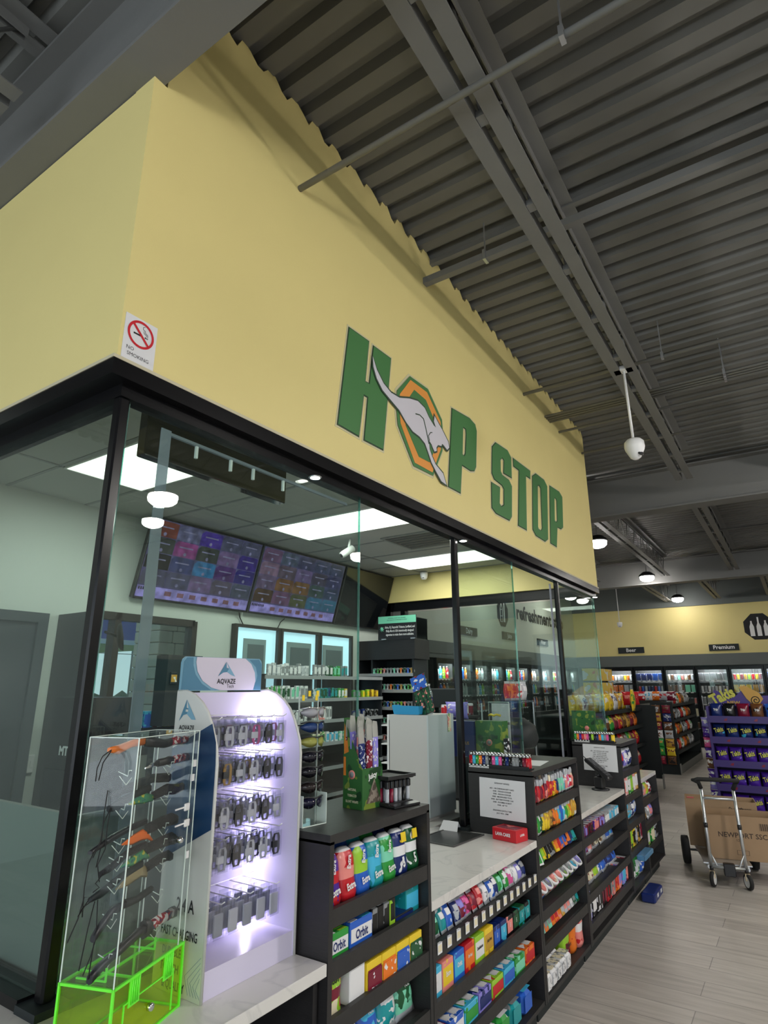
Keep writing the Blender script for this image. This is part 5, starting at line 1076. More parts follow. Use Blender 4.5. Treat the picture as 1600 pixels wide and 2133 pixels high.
# windows in the back wall and the view out
LBX = emit('light_box_cyan', (.50, .80, .92), .62)
def wframe(nm, ys, z0, z1, mt=FRM, x=-4.66, g=True):
    mb = MB()
    for y in ys: mb.box(x-.07, x+.03, y-.028, y+.028, z0, z1)
    mb.box(x-.07, x+.03, ys[0], ys[-1], z1-.05, z1+.01).box(x-.07, x+.03, ys[0], ys[-1], z0-.01, z0+.05)
    o = struct(nm, mb, mt)
    obj('glazing', MB().box(x-.03, x-.024, ys[0]+.03, ys[-1]-.03, z0+.05, z1-.05), M['glass'], o)
    return o
wframe('window_1', [2.78, 2.985, 3.77], 1.15, 2.27)
for y0, y1, p0, p1, l in ((4.27, 4.85, .11, .43, 'first'), (4.93, 5.51, .09, .50, 'second'), (5.59, 6.16, .05, .44, 'third')):
    t = thing('light_box', f'pale cyan light box with grey centre, {l} from left above the back bar', 'light box', (-4.645, y0, 1.20), group='light boxes above the back bar'); w_ = y1-y0
    obj('frame', MB().box(0, .06, -.035, 0, -.03, 1.09).box(0, .06, w_, w_+.035, -.03, 1.09).box(0, .06, 0, w_, 1.06, 1.09).box(0, .06, 0, w_, -.03, 0), FRM, t)
    obj('lit_panel', MB().box(.01, .02, 0, w_, 0, 1.06), LBX, t)
    obj('poster', MB().box(.022, .028, p0, p1, 0, .955), mat('poster_back', (.26, .36, .37), .7), t); obj('inner_poster', MB().box(.029, .031, p0+.06, p1-.03, 0, .90), mat('poster_inner', (.12, .16, .17), .7), t)
struct('ground_outside', MB().box(-60, -7.1, -20, 60, -.12, -.02), mat('green_field', (.16, .27, .06), .9, var=.3, vscale=.4))
tag(obj('parking_lot', MB().box(-13, -7.1, -10, 6.9, -.02, .0), mat('asphalt', (.16, .16, .165), .9)), 'grey parking area outside the booth window', 'parking lot')
t = thing('fuel_canopy', 'blue banded canopy roof outside the left window', 'canopy', (-12, 0, 0))
obj('fascia', MB().box(-6, 0, -2, 9.4, 2.66, 3.45), mat('canopy_blue', (.015, .09, .42), .4), t); obj('soffit_edge', MB().box(-6.02, .02, -2.02, 9.42, 2.56, 2.66), M['whitep'], t)
stone = mat('stone_block', (.80, .66, .50), .85, bump=.6, bscale=8, var=.25, vscale=4)
def column(x, y, w_, z, label):
    t = thing('stone_column', label, 'column', (x, y, 0)); mb = MB(); rnd = random.Random(5); zz = 0
    while zz < z:
        k = rnd.uniform(.3, .7)*w_; mb.box(0, w_, 0, k-.006, zz, zz+.17, c=.01).box(0, w_, k+.006, w_, zz, zz+.17, c=.01); zz += .18
    obj('blocks', mb, stone, t); obj('core', MB().box(.02, w_-.02, .02, w_-.02, 0, z), mat('mortar', (.2, .18, .15), .9), t)
column(-8.6, 5.85, .62, 3.6, 'tan stone column outside at the right of the left window'); column(-8.6, 4.45, .5, 3.6, 'stone column outside just behind the black corner post')
t = thing('utility_pole', 'thin grey utility pole far outside with two wires', 'pole', (-30, 20.4, 0)); obj('mast', MB().tube([(0, 0, 0), (0, 0, 6.0)], .06, 8), M['steel'], t); obj('arm', MB().tube([(0, -.6, 5.8), (0, .0, 6.0)], .04, 6), M['steel'], t)
for z in (5.2, 3.4): obj('wire', MB().tube([(0, -20, z), (0, 30, z)], .02, 5), M['steel'], t)
tr = MB()
for k in range(60): tr.lathe([(0, 0), (.9, .1), (1.1, .5), (.7, 1.0), (0, 1.2+.3*math.sin(k))], 7, c=(-55+math.sin(k*3)*1.5, 8+k*.9, -.1))
tag(obj('tree_line', tr, mat('far_trees', (.03, .07, .025), .9)), 'low dark green line of distant trees on the horizon', 'trees', kind='stuff')
t = thing('parked_car', 'dark parked car seen low through the left window', 'car', (-10.5, 7.2, 0.001))
obj('body', MB().rings([[(x, y, z) for x, z in ((-.85, .3), (.85, .3), (.85, .8), (.8, .95), (-.8, .95), (-.85, .8))] for y in (-2.1, 1.9)]), mat('car_paint_dark', (.015, .02, .035), .2), t)
obj('cabin', MB().rings([[(x*.95, y, z) for x, z in ((-.8, .95), (.8, .95), (.62, .951), (-.62, .951))] if k in (0, 3) else [(x, y, z) for x, z in ((-.78, .95), (.78, .95), (.62, 1.42), (-.62, 1.42))] for k, y in enumerate((-1.7, -.9, .7, 1.6))]), mat('car_glass', (.02, .03, .04), .05), t)
for x in (-.86, .72):
    for y in (-1.4, 1.3): obj('wheel', MB().lathe([(0, 0), (.3, 0), (.32, .03), (.32, .13), (0, .14)], 18, ax='x'), M['rubber'], t, (x, y, .32))
# door, cabinet, vending cooler, switch
struct('door_1', MB().box(-4.66, -4.60, 1.3, 2.31, 0, 2.14), mat('door_slate', (.035, .045, .055), .4))
o = obj('door_frame', MB().box(-4.66, -4.575, 2.31, 2.385, 0, 2.21).box(-4.66, -4.575, 1.25, 2.31, 2.14, 2.21).box(-4.60, -4.59, 1.3, 1.32, 0, 2.14), mat('door_frame_slate', (.05, .062, .072), .35)); o.parent = bpy.data.objects['door_1']
tag(obj('wall_switch', MB().box(0, .012, -.022, .022, -.06, .06, c=.003).box(.012, .016, -.006, .006, -.02, .02), M['whitep'], loc=(-4.648, 2.44, 1.16)), 'white switch plate on the booth wall beside the door', 'switch')
t = thing('wall_cabinet', 'tall dark cabinet standing between the door and the left window', 'cabinet', (-4.645, 2.49, 0))
obj('body', MB().box(0, .42, 0, .07, 0, 2.215), DG, t); obj('edge_strip', MB().box(.42, .44, .005, .065, .1, 2.20), mat('cabinet_brown_edge', (.05, .04, .035), .5), t)
t = thing('merchandiser', 'black cooler with white MTA lettering left of the corner post', 'cooler', (-4.0, 2.2, 0))
obj('body', MB().box(0, .45, 0, .28, 0, 1.62), mat('cooler_black', (.008, .009, .012), .3), t); obj('door', MB().box(.01, .44, -.012, 0, .1, 1.2), mat('cooler_glass_dark', (.012, .016, .022), .06), t); text('MTA', .052, M['inkwhite'], t, (.20, -.002, 1.305), '-y', bold=.05)
t = thing('convex_mirror', 'round black backed mirror above the left window', 'mirror', (-4.4, 2.86, 2.06)); obj('disc', MB().lathe([(0, -.02), (.07, -.015), (.10, 0), (.11, .02), (0, .03)], 24, ax='y'), M['blackm'], t, rot=(R(10), 0, R(-30))); obj('arm', MB().tube([(0, 0, .0), (-.2, 0, .05)], .012, 6), M['blackm'], t)
kn = MB().box(-6.6, -1.87, 1.14, 1.16, CT, 1.31).box(-1.89, -1.87, 1.16, 2.05, CT, 1.31)
struct('wall_knee', kn, mat('knee_panel_grey', (.16, .185, .175), .5))
# products under the left window and the black unit beside it
t = thing('window_shelf', 'dark shelf of snack packs below the left window', 'shelf', (-4.35, 2.5, 1.355)); obj('board', MB().box(-.25, .19, .3, 1.3, 0, .03), DG, t); obj('bracket', MB().box(-.25, -.22, .35, .38, -.3, 0).box(-.25, -.22, 1.2, 1.23, -.3, 0), DG, t)
row('snack_pack', P_carton(.075, .05, .12), K('cream/grey', 'teal/white', 'cyan/blue', 'maroon/white', 'yellow/gold', 'red/white', 'teal/forest'), 'snack pack', 'snack', 'shelf below left window', -4.18, 2.80, 3.42, 1.3865, 'snack packs on the shelf below the left window')
t = thing('receipt_printer', 'pale grey box machine left of the window snack packs', 'machine', (-4.2, 2.60, 0)); obj('body', MB().box(-.15, .1, -.08, .10, 1.12, 1.385, c=.01), mat('machine_pale', (.50, .46, .50), .5), t); obj('stand', MB().box(-.12, .08, -.06, .08, 0, 1.12), DG, t)
t = thing('jerky_display', 'black display unit with gold packs right of the left window', 'display', (-4.0, 3.03, 0)); obj('body', MB().box(-.14, 0, 0, .33, 1.40, 1.92).box(-.14, 0, 0, .33, 0, 1.38), M['blackm'], t)
for i in range(3): put('coffee_pack', P_carton(.06, .012, .09), [solid('black'), pk('gold', 'white', None, 30), solid('gold')], f'gold labelled pack, {ORD[i]} from left on the black unit by the window', 'pack', (-3.993, 3.09+.10*i, 1.70), group='gold packs on the black unit')
# back bar shelving
RAIL = M['silverrail']
t = thing('back_bar', 'dark shelving with silver rails along the booth back wall', 'shelving', (-4.62, 4.30, 0))
w_ = 2.0
for y in (0, .68, 1.36, 1.98): obj('upright', MB().box(0, .40, y, y+.02, 0, 1.80), DG, t)
obj('lower_back', MB().box(0, .01, .02, w_, 0, 1.15), M['blackm'], t)
for z in (.12, .36, .62, .88, 1.12, 1.345, 1.56, 1.785): obj('shelf', MB().box(0, .40, .0, w_, z-.012, z), mat('shelf_glass_dark', (.05, .06, .06), .3) if z > 1.7 else DG, t); obj('rail', MB().box(.40, .41, .0, w_, z-.03, z+.005), RAIL, t)
def bar(y0, y1, z, ks_, n, h, nm, w_=.045, hj=.1): row('vape_carton', P_carton(w_, .03, h), ks_, 'carton', 'carton', nm, -4.24, y0, y1, z+.001, 'cartons on the '+nm.replace('left', 'left').replace('right', 'right'), n=n, hj=hj)
bar(4.34, 4.95, 1.785, K('silver/white', 'white/grey', 'grey/white', 'white/silver'), 10, .11, 'top left bar shelf')
bar(5.02, 5.62, 1.785, K('grey/white', 'forest/white', 'green/mint', 'grey/teal'), 9, .11, 'top middle bar shelf')
bar(4.34, 4.95, 1.56, K('white/green', 'white/forest', 'white/mint', 'white/grey'), 9, .12, 'second left bar shelf')
bar(5.02, 5.62, 1.56, K('teal/white', 'teal/forest', 'teal/navy', 'forest/teal', 'green/white', 'yellow/white'), 10, .10, 'second middle bar shelf')
bar(4.70, 4.95, 1.345, K('silver/white', 'white/black', 'grey/white'), 4, .12, 'third left bar shelf'); bar(5.02, 5.35, 1.345, K('white/maroon', 'salmon/white', 'white/grey'), 6, .12, 'third middle bar shelf')
bar(5.02, 5.62, 1.12, K('cream/green', 'white/cyan', 'mint/white'), 8, .10, 'fourth middle bar shelf'); bar(5.70, 6.25, 1.345, K('navy/grey', 'grey/black'), 6, .08, 'third right bar shelf'); bar(5.70, 6.25, 1.56, K('green/grey', 'lime/yellow', 'gold/yellow'), 6, .08, 'second right bar shelf')
# tobacco rack on the far wall
t = thing('tobacco_rack', 'tall dark tin rack with silver rails at the far booth wall', 'rack', (-4.64, 6.40, 0))
obj('back_panel', MB().box(0, .80, .32, .34, 0, 2.0), M['blackm'], t); obj('header', MB().box(-.01, .84, -.02, .34, 2.0, 2.235), M['laminate'], t)
for x in (0, .20, .80): obj('upright', MB().box(x-.012, x+.012, 0, .33, 0, 2.0), DG, t)
for z in (.30, .6, .88, 1.06, 1.255, 1.44, 1.64, 1.83): obj('shelf', MB().box(.0, .80, 0, .32, z-.02, z-.012), DG, t); obj('rail', MB().box(.0, .80, -.012, 0, z-.032, z+.006), RAIL, t)
tcs = ['mint', 'grey', 'blue', 'salmon', 'orange', 'green', 'mint', 'gold', 'grey', 'forest', 'lime', 'silver']
for r_i, z in enumerate((1.83, 1.64, 1.44, 1.255, 1.06)):
    for i in range(12):
        c_ = tcs[(i*5+r_i*3) % 12]
        put('tobacco_tin', P_tin(.041, .012), [solid('grey'), solid(c_), pk(c_, 'grey', None, 60)], f'{c_} faced round tin, {ORD[i]} from left, {ORD[r_i]} row of the far rack', 'tin', (-4.405+.049*i, 6.408, z-.011), R(-90), group='round tins in the far rack')
t = thing('health_notice', 'black and mint notice board standing on the far rack', 'notice', (-4.045, 6.37, 2.236), R(3))
obj('board', MB().box(-.27, .27, 0, .012, 0, .29), M['blackp'], t); obj('mint_band', MB().box(-.268, .268, -.001, 0, .20, .288), solid('mint'), t); obj('foot', MB().box(-.21, -.15, -.02, .03, 0, .012).box(.2, .26, -.02, .03, 0, .012), M['alu'], t)
for i, s_ in enumerate(('Altria, R.J. Reynolds Tobacco, Lorillard, and', 'Philip Morris USA intentionally designed', 'cigarettes to make them more addictive.')): text(s_, .028, M['inkwhite'], t, (.04, -.002, .15-.045*i), '-y', bold=.03, sx=.62)
for i, s_ in enumerate(('A FEDERAL COURT HAS ORDERED', 'THE TOBACCO COMPANIES TO STATE')): text(s_, .013, M['ink'], t, (.0, -.002, .262-.024*i), '-y', sx=.9)
st = MB()
for k in range(4): a = math.pi*k/4; st.tube([(-.215-.03*math.cos(a), -.003, .13-.03*math.sin(a)), (-.215+.03*math.cos(a), -.003, .13+.03*math.sin(a))], .004, 5)
obj('star', st, solid('mint'), t)
# white cabinet on the counter and what is on it
t = thing('white_cabinet', 'white pack dispenser cabinet standing on the first counter behind the gap', 'cabinet', (-2.435, 3.64, CT+.0005))
obj('body', MB().box(.05, .349, 0, .36, 0, .635), M['whitecab'], t); obj('left_trim', MB().box(.04, .055, -.004, .02, 0, .635), M['whitep'], t)
for z in (.08, .20, .32, .44, .56): obj('shelf_lip', MB().box(-.01, .05, .0, .3, z, z+.008), M['whitep'], t); 
for z in (.09, .21, .33, .45): put('cigarette_pack', P_carton(.04, .03, .08), [pk(['brown', 'gold', 'blue', 'maroon'][int(z*8) % 4], 'white', None, 40), solid('white'), solid('white')], f'cigarette pack in the {["lowest","second","third","top"][int((z-.09)/.12+.1)]} slot at the white cabinet edge', 'pack', (-2.41, 3.70, CT+z), R(-90), group='packs at the white cabinet edge')
obj('side_lip', MB().box(.349, .36, .0, .36, .02, .635), mat('cabinet_side_bluish', (.52, .58, .60), .45), t); obj('slot_row', MB().box(.052, .058, -.0012, 0, .04, .60), M['ink'], t)
TC = CT+.636
t = thing('paper_tray', 'bright blue paper tray on top of the white cabinet', 'tray', (-2.26, 3.72, TC+.001)); obj('base', MB().box(-.10, .10, -.05, .05, 0, .003), solid('cyan'), t)
obj('wall', MB().add([(-.10, -.05, 0), (.10, -.05, 0), (.10, -.055, .055), (-.115, -.055, .06), (.10, .05, 0), (.10, .055, .055), (-.10, .05, 0), (-.115, .055, .06)], [(0, 1, 2, 3), (1, 4, 5, 2), (0, 3, 7, 6)]), mat('tray_blue', (.03, .32, .62), .5), t)
put('water_bottle', P_bottle(.028, .20), [glassy('bottle_plastic', (.85, .9, .95), base=.15, haze=.30, hazecol=(.6, .65, .7)), solid('navy'), solid('white')], 'clear water bottle with dark label standing behind the blue tray', 'bottle', (-2.19, 3.86, TC+.001))
t = thing('brochure_display', 'leaning printed card display beside the water bottle on the white cabinet', 'display', (-2.13, 3.72, TC+.001)); t.rotation_euler = (R(-6), R(-20), R(0)); t.scale = (1.25, 1, 1.08)
obj('card', MB().box(-.045, .055, -.004, .004, 0, .25), pk('forest', 'salmon', 'black', 45, .55), t); obj('header_print', MB().box(-.043, .053, -.0055, -.0042, .16, .248), pk('blue', 'white', 'maroon', 30, .55), t)
gr = MB()
for i in range(5): gr.box(-.045+.025*i-.001, -.045+.025*i+.001, -.007, -.0056, 0, .16)
for z in (0, .08, .155): gr.box(-.045, .055, -.007, -.0056, z, z+.003)
obj('pocket_grid', gr, M['ink'], t)
t = thing('hang_tag', 'small cream hang tag at the right side of the white cabinet', 'tag', (-2.072, 3.93, 1.38)); obj('card', MB().box(0, .002, -.022, .022, 0, .12), pk('cream', 'salmon', 'green', 30, .55), t); obj('hook', MB().tube([(0, 0, .12), (-.01, 0, .14)], .002, 5), M['chrome'], t)
# riser with displays behind the middle rack
t = thing('counter_riser', 'dark riser shelf behind the middle glass pane', 'shelf', (-1.96, 4.05, CT+.0005)); obj('top_board', MB().box(-.11, .12, -.02, .50, .33, .345), DG, t); obj('side_panel', MB().box(-.11, .12, -.02, 0, 0, .33), DG, t); obj('end_panel', MB().box(-.11, .12, .48, .5, 0, .33), DG, t)
RZ = CT+.3475
for nm, x, y, wd, h, mt, lb in (('a', -1.845, 4.12, .20, .24, gw, 'green leaf printed carton behind the lighters of the middle rack'),):
    t = thing('wrap_box', lb, 'carton', (x, y, RZ)); obj('carton', MB().box(-wd/2, wd/2, -.04, .06, 0, h), mt, t); obj('badge', MB().lathe([(0, -.0018), (.022, -.0018), (.022, -.0002), (0, -.0002)], 18, ax='y'), solid('salmon'), t, (.0, -.04, .10)); obj('badge_face', MB().lathe([(0, -.003), (.014, -.003), (.014, -.0018), (0, -.0018)], 18, ax='y'), solid('grey'), t, (.0, -.04, .10))
t = thing('dark_carton', 'dark blue carton left of the green leaf carton behind glass', 'carton', (-2.03, 4.10, RZ)); obj('carton', MB().box(-.08, .08, -.04, .05, 0, .235), solid('navy', .3), t); text('LUXUS', .02, solid('gold'), t, (0, -.042, .09), '-y', bold=.03)
t = thing('wrap_box', 'green leaf printed carton standing at the far rack behind the lighters', 'carton', (-1.72, 5.92, 1.2095)); obj('carton', MB().box(-.10, .10, -.03, .04, 0, .25), gw, t); obj('badge', MB().lathe([(0, -.0018), (.02, -.0018), (.02, -.0002), (0, -.0002)], 18, ax='y'), solid('salmon'), t, (.03, -.03, .10))
t = thing('leaflet_stand', 'clear stand with white sheets behind the middle rack', 'stand', (-1.87, 4.36, RZ)); obj('frame', MB().box(-.08, .08, -.03, .03, 0, .006).box(-.08, -.075, -.03, .03, 0, .36).box(.075, .08, -.03, .03, 0, .36).box(-.08, .08, .028, .03, 0, .36), M['acryl'], t)
obj('edge', MB().box(-.081, -.079, -.031, -.029, 0, .36).box(.079, .081, -.031, -.029, 0, .36).box(-.08, .08, -.031, -.029, .358, .362), M['acryl_edge'], t); obj('sheet', MB().box(-.07, .07, .0, .004, .22, .35).box(-.03, .07, -.008, -.004, .08, .20), M['paper'], t)
t = thing('eyewear_stand', 'small clear stand with yellow dots left of the white sheets', 'display stand', (-1.80+.0-.06, 4.24, RZ)); obj('clear_frame', MB().box(-.03, .03, -.03, .03, 0, .004).box(-.03, .03, .0, .003, 0, .30), M['acryl'], t)
for z, c_ in ((.27, 'yellow'), (.19, 'gold'), (.12, 'blue'), (.05, 'silver')): obj('glasses', MB().tube([(-.045, -.01, z), (-.02, -.03, z+.008), (0, -.03, z), (.02, -.03, z+.008), (.045, -.01, z)], .008, 7), solid(c_, .15), t)
t = thing('pen_box', 'small black and white pen carton beside the green leaf carton', 'carton', (-1.845+.13, 4.06, 1.2106)); obj('box', MB().box(-.012, .012, -.01, .03, 0, .13), pk('black', 'white', None, 40, .5), t)
put('purple_bag', P_bag(.20, .13, .10), [pk('violet', 'white', 'purple', 20, .6), pk('violet', 'cream'), solid('violet')], 'violet bag on the black housing right of the white cabinet', 'bag', (-2.30, 4.50, 1.431), R(-90))
tag(obj('black_bag', MB().rings([sup(.30, .25, 0), sup(.36, .30, .06), sup(.30, .26, .16), sup(.12, .1, .22)], smooth=True), M['blackm'], loc=(-1.98, 4.95, 1.21)), 'crumpled black bag behind the glass right of the white sheets', 'bag')
t = thing('till_monitor', 'black screen seen from behind past the white cabinet', 'monitor', (-2.95, 5.5, .861)); obj('head', MB().box(-.18, .18, -.03, .02, .62, .80, c=.01), M['blackm'], t); obj('stand', MB().box(-.03, .03, 0, .03, .02, .62).box(-.12, .12, -.08, .1, 0, .02), M['blackm'], t)
t = thing('inner_counter', 'dark inner counter along the booth middle', 'counter', (-3.2, 4.35, 0)); obj('cabinet', MB().box(-.2, 1.3, .32, 2.0, 0, .83), DG, t); obj('top', MB().box(-.2, 1.3, .32, 2.0, .83, .86), M['quartz'], t)
row('snack_bag', P_bag(.12, .16, .06), K('red/orange', 'orange/red', 'red/white', 'silver/white'), 'snack bag', 'snack', 'inner counter', -2.1, 5.0, 5.5, 1.56, 'snack bags on the clear rack in the booth')
t = thing('clear_rack', 'clear shelf rack standing on the inner counter', 'rack', (-2.15, 4.95, .861)); obj('shelf', MB().box(-.15, .1, 0, .6, .68, .695), M['acryl'], t); obj('leg', MB().box(-.15, -.14, 0, .01, 0, .68), M['alu'], t)
for lx, ly in ((.09, 0), (-.15, .59), (.09, .59)): obj('leg', MB().box(lx, lx+.01, ly, ly+.01, 0, .68), M['alu'], t)
row('candy_jar', P_can(.035, .11), K('white/red', 'salmon/white', 'maroon/white', 'white/pink', 'red/white', 'silver/maroon'), 'jar', 'candy', 'inner counter till', -2.7, 5.0, 5.6, .861+.55, 'jars beside the till'); 
t = thing('jar_shelf', 'dark shelf carrying small jars beside the till', 'shelf', (-2.72, 4.98, .861)); obj('board', MB().box(-.06, .08, 0, .66, .53, .549), DG, t); obj('leg', MB().box(-.05, .06, .0, .02, 0, .53), DG, t); obj('leg', MB().box(-.05, .06, .64, .66, 0, .53), DG, t)
tag(obj('device_housing', MB().box(-.14, .14, -.08, .10, 0, .569, c=.02), M['blackp'], loc=(-2.28, 4.47, .861)), 'black device housing on the back counter right of the white cabinet', 'device')
# ================================================================ STORE BEYOND
# lettering and plates on the left wall
t = thing('wall_sign', 'black refreshment stop lettering on the pale left wall seen through the booth', 'sign', (-5.898, 17.2, 3.5))
text('refreshment stop', .37, M['ink'], t, (.004, -.15, .03), '+x', bold=.045, sx=1.08)
def octo(cy_, cz_, r): return [(cy_+r*math.cos(math.pi/8+k*math.pi/4), cz_+r*math.sin(math.pi/8+k*math.pi/4)) for k in range(8)]
t = thing('wall_emblem', 'black octagon with bottle and straw on the pale left wall', 'sign', (-5.898, 14.2, 3.43))
obj('octagon', MB().prism(octo(0, 0, .36), .0005, .006), M['ink'], t)
obj('bottle_outline', MB().tube([(.008, -.16, -.22), (.008, -.16, .10), (.008, -.12, .18), (.008, -.09, .26), (.008, -.06, .18), (.008, -.02, .10), (.008, -.02, -.22), (.008, -.16, -.22)], .010, 6).tube([(.008, -.16, .08), (.008, -.02, .08)], .008, 6).tube([(.008, -.16, -.08), (.008, -.02, -.08)], .008, 6), M['inkwhite'], t); obj('straw', MB().box(.006, .012, .06, .12, -.22, .26), M['inkwhite'], t)
for s_, y, z in (('Dairy', 12.2, 2.84), ('Juice', 14.5, 2.88), ('Water', 16.95, 2.86)):
    t = thing('aisle_sign', f'small dark {s_} sign on the pale left wall', 'sign', (-5.898, y, z)); obj('plate', MB().box(.0005, .03, -.42, .42, -.09, .09), M['blackm'], t); text(s_, .12, M['inkwhite'], t, (.032, 0, 0), '+x', bold=.02, sx=.85)
for s_, x in (('Beer', -4.19), ('Premium', -1.66)):
    t = thing('aisle_sign', f'small black {s_} sign above the back wall coolers', 'sign', (x, 20.098, 2.73)); obj('plate', MB().box(-.38, .38, -.03, -.0005, -.09, .09), M['blackm'], t); text(s_, .11, M['inkwhite'], t, (0, -.032, 0), '-y', bold=.03)
t = thing('wall_emblem', 'black octagon with three white bottles on the yellow back wall', 'sign', (-.72, 20.098, 3.27))
obj('octagon', MB().prism(octo(0, 0, .39), -.006, -.0005, 'xz'), M['ink'], t)
for i, (x, h) in enumerate(((-.17, .42), (0, .52), (.17, .42))):
    b = obj('bottle', MB().prism([(x-.055, -.26), (x+.055, -.26), (x+.055, .0), (x+.02, .10), (x+.02, h-.26), (x-.02, h-.26), (x-.02, .10), (x-.055, .0)], -.012, -.007, 'xz'), M['inkwhite'], t)
# coolers: frames, doors, shelves, products
CL = emit('cooler_light', (.9, .97, 1), 8.0)
def cooler(x, y, along, label, inner, n_sh, prods, side):
    """one glass door bay; along='x' for the back wall, 'y' for the left wall"""
    W_ = .84
    t = thing('cooler', label, 'cooler', (x, y, 0), 0 if along == 'x' else R(90), group=None)
    obj('frame', MB().box(0, .055, -.05, .02, 0, 2.22).box(W_-.055, W_, -.05, .02, 0, 2.22).box(.055, W_-.055, -.05, .02, 0, .28).box(.055, W_-.055, -.05, .02, 2.12, 2.22), M['black'], t)
    obj('glass_door', MB().box(.055, W_-.055, -.03, -.024, .28, 2.12), M['acryl'], t); obj('handle', MB().tube([(.075, -.06, 1.0), (.075, -.075, 1.05), (.075, -.075, 1.35), (.075, -.06, 1.4)], .008, 6), M['alu'], t)
    obj('cabinet', MB().box(0, .01, .02, .55, 0, 2.22).box(W_-.01, W_, .02, .55, 0, 2.22).box(0, W_, .54, .55, 0, 2.22).box(0, W_, .02, .55, 2.2, 2.22), mat('cooler_liner', (.05, .05, .05), .5) if 'cl' not in _cache else _cache['cl'], t)
    obj('shelf', MB().box(.01, W_-.01, .04, .45, inner[0]-.012, inner[0]), M['silverrail'], t)
    for z in inner[1:]: obj('shelf', MB().box(.01, W_-.01, .04, .45, z-.012, z), M['silverrail'], t)
    tg = MB()
    for z in inner:
        for q in range(5): tg.box(.08+.14*q, .16+.14*q, .033, .039, z-.03, z)
    obj('price_tags', tg, M['whitep'], t)
    obj('light_strip', MB().box(.06, W_-.06, .03, .05, 2.15, 2.18), CL, t)
    ld = bpy.data.lights.new('cooler_lamp', 'AREA'); ld.shape = 'RECTANGLE'; ld.size = .7; ld.size_y = .05; ld.energy = 9; ld.color = (.92, .97, 1)
    lo = bpy.data.objects.new('cooler_lamp', ld); C.objects.link(lo); lo.parent = t; lo.location = (.42, .04, 2.13); lo.rotation_euler = (R(38), 0, 0)
    return t
BN = ['leftmost', 'second', 'third', 'fourth', 'fifth', 'sixth', 'seventh', 'rightmost']
pal = [['yellow', 'orange', 'white', 'silver', 'grey'], ['navy', 'red', 'blue', 'silver', 'navy'], ['cream', 'brown', 'silver', 'mint', 'salmon'], ['silver', 'white', 'grey', 'white', 'silver'], ['red', 'yellow', 'maroon', 'gold', 'lime'], ['blue', 'silver', 'cyan', 'navy', 'white'], ['red', 'white', 'black', 'silver', 'red'], ['green', 'gold', 'white', 'silver', 'green']]
levels = [1.83, 1.50, 1.17, .84, .50]
for b in range(7):
    x = -5.04+.855*b; cooler(x, 20.10, 'x', f'glass door cooler, {BN[b]} from left along the yellow back wall', levels, 5, None, 0)
    for j, z in enumerate(levels):
        if j > 2 and b != 3 and b != 2: continue
        n = 5 if (b+j) % 2 else 8
        for i in range(n):
            c_ = pal[b][(i*2//n*2+j) % 5] if n == 5 else pal[b][(i+j) % 5]
            me = P_carton(.13, .12, .20 if j < 4 else .18) if n == 5 else P_can(.036, .17)
            wd = (.13, .085)[n == 8]
            put('beer_carton' if n == 5 else 'beer_can', me, [pk(c_, 'white', None, 14, .6), solid(c_), solid('silver')], f'{c_} {"carton" if n == 5 else "can"}, {ORD[i]} from left, {ORD[j]} shelf of {BN[b]} back cooler', 'drink', (x+.10+(.64*i/(n-1)), 20.20, z+.001), R(-90), group='drinks in the back wall coolers')
for b in range(11):
    y = 10.65+.85*b; cooler(-5.90, y, 'y', f'glass door cooler, {ORD[b]} from the near end of the pale left wall', levels[:4], 4, None, 0)
    for j, z in enumerate(levels[:3]):
        for i in range(5):
            c_ = ['silver', 'white', 'cyan', 'lime', 'red', 'blue', 'orange', 'grey'][(i+j*3+b*2) % 8]
            put('drink_bottle', P_bottle(.035, .24), [solid(c_, .2), pk(c_, 'white', None, 20), solid('white')], f'{c_} bottle, {ORD[i]} from left, {ORD[j]} shelf, {ORD[b]} left wall cooler', 'drink', (-6.00, y+.14+.14*i, z+.001), group='bottles in the left wall coolers')
# gondolas
def gondola(label, x0, x1, y0, y1, h, lv, endw=0):
    t = thing('gondola', label, 'shelving', (x0, y0, 0)); w_, L_ = x1-x0, y1-y0
    obj('base', MB().box(0, w_, 0, L_, 0, .15), M['blackm'], t); obj('kick_strip', MB().box(w_, w_+.006, 0, L_, 0, .15), mat('kick_grey', (.12, .12, .115), .5), t)
    obj('spine', MB().box(0, .05, 0, L_, .15, h), M['blackm'], t); obj('end_panel', MB().box(0, w_+endw, L_-.03, L_, .15, h), M['blackm'], t)
    obj('end_foot', MB().box(w_+endw, w_+endw+.012, L_-.12, L_, 0, .22), mat('foot_grey', (.22, .22, .21), .5), t)
    for z in lv: obj('shelf', MB().box(.05, w_, 0, L_-.03, z-.02, z).box(w_-.01, w_+.005, 0, L_-.03, z-.035, z+.02), M['blackm'], t)
    return t
gondola('black snack gondola along the aisle just past the booth', -3.1, -2.42, 8.3, 11.95, 1.34, (.40, .72, 1.02, 1.30), .22)
gondola('black snack gondola behind the first, faced with hanging bags', -3.0, -2.23, 13.87, 17.15, 1.38, (.40, .70, 1.0, 1.30), .0)
bagm = {}
def bag(c1, c2, c3=None): return [pk(c1, c2, c3, 13, .58), pk(c2, c1), solid(c1, .25)]
snk = [('red', 'yellow'), ('brown', 'gold'), ('gold', 'brown'), ('maroon', 'orange'), ('orange', 'brown'), ('black', 'gold'), ('red', 'cream'), ('brown', 'silver'), ('green', 'yellow'), ('maroon', 'gold')]
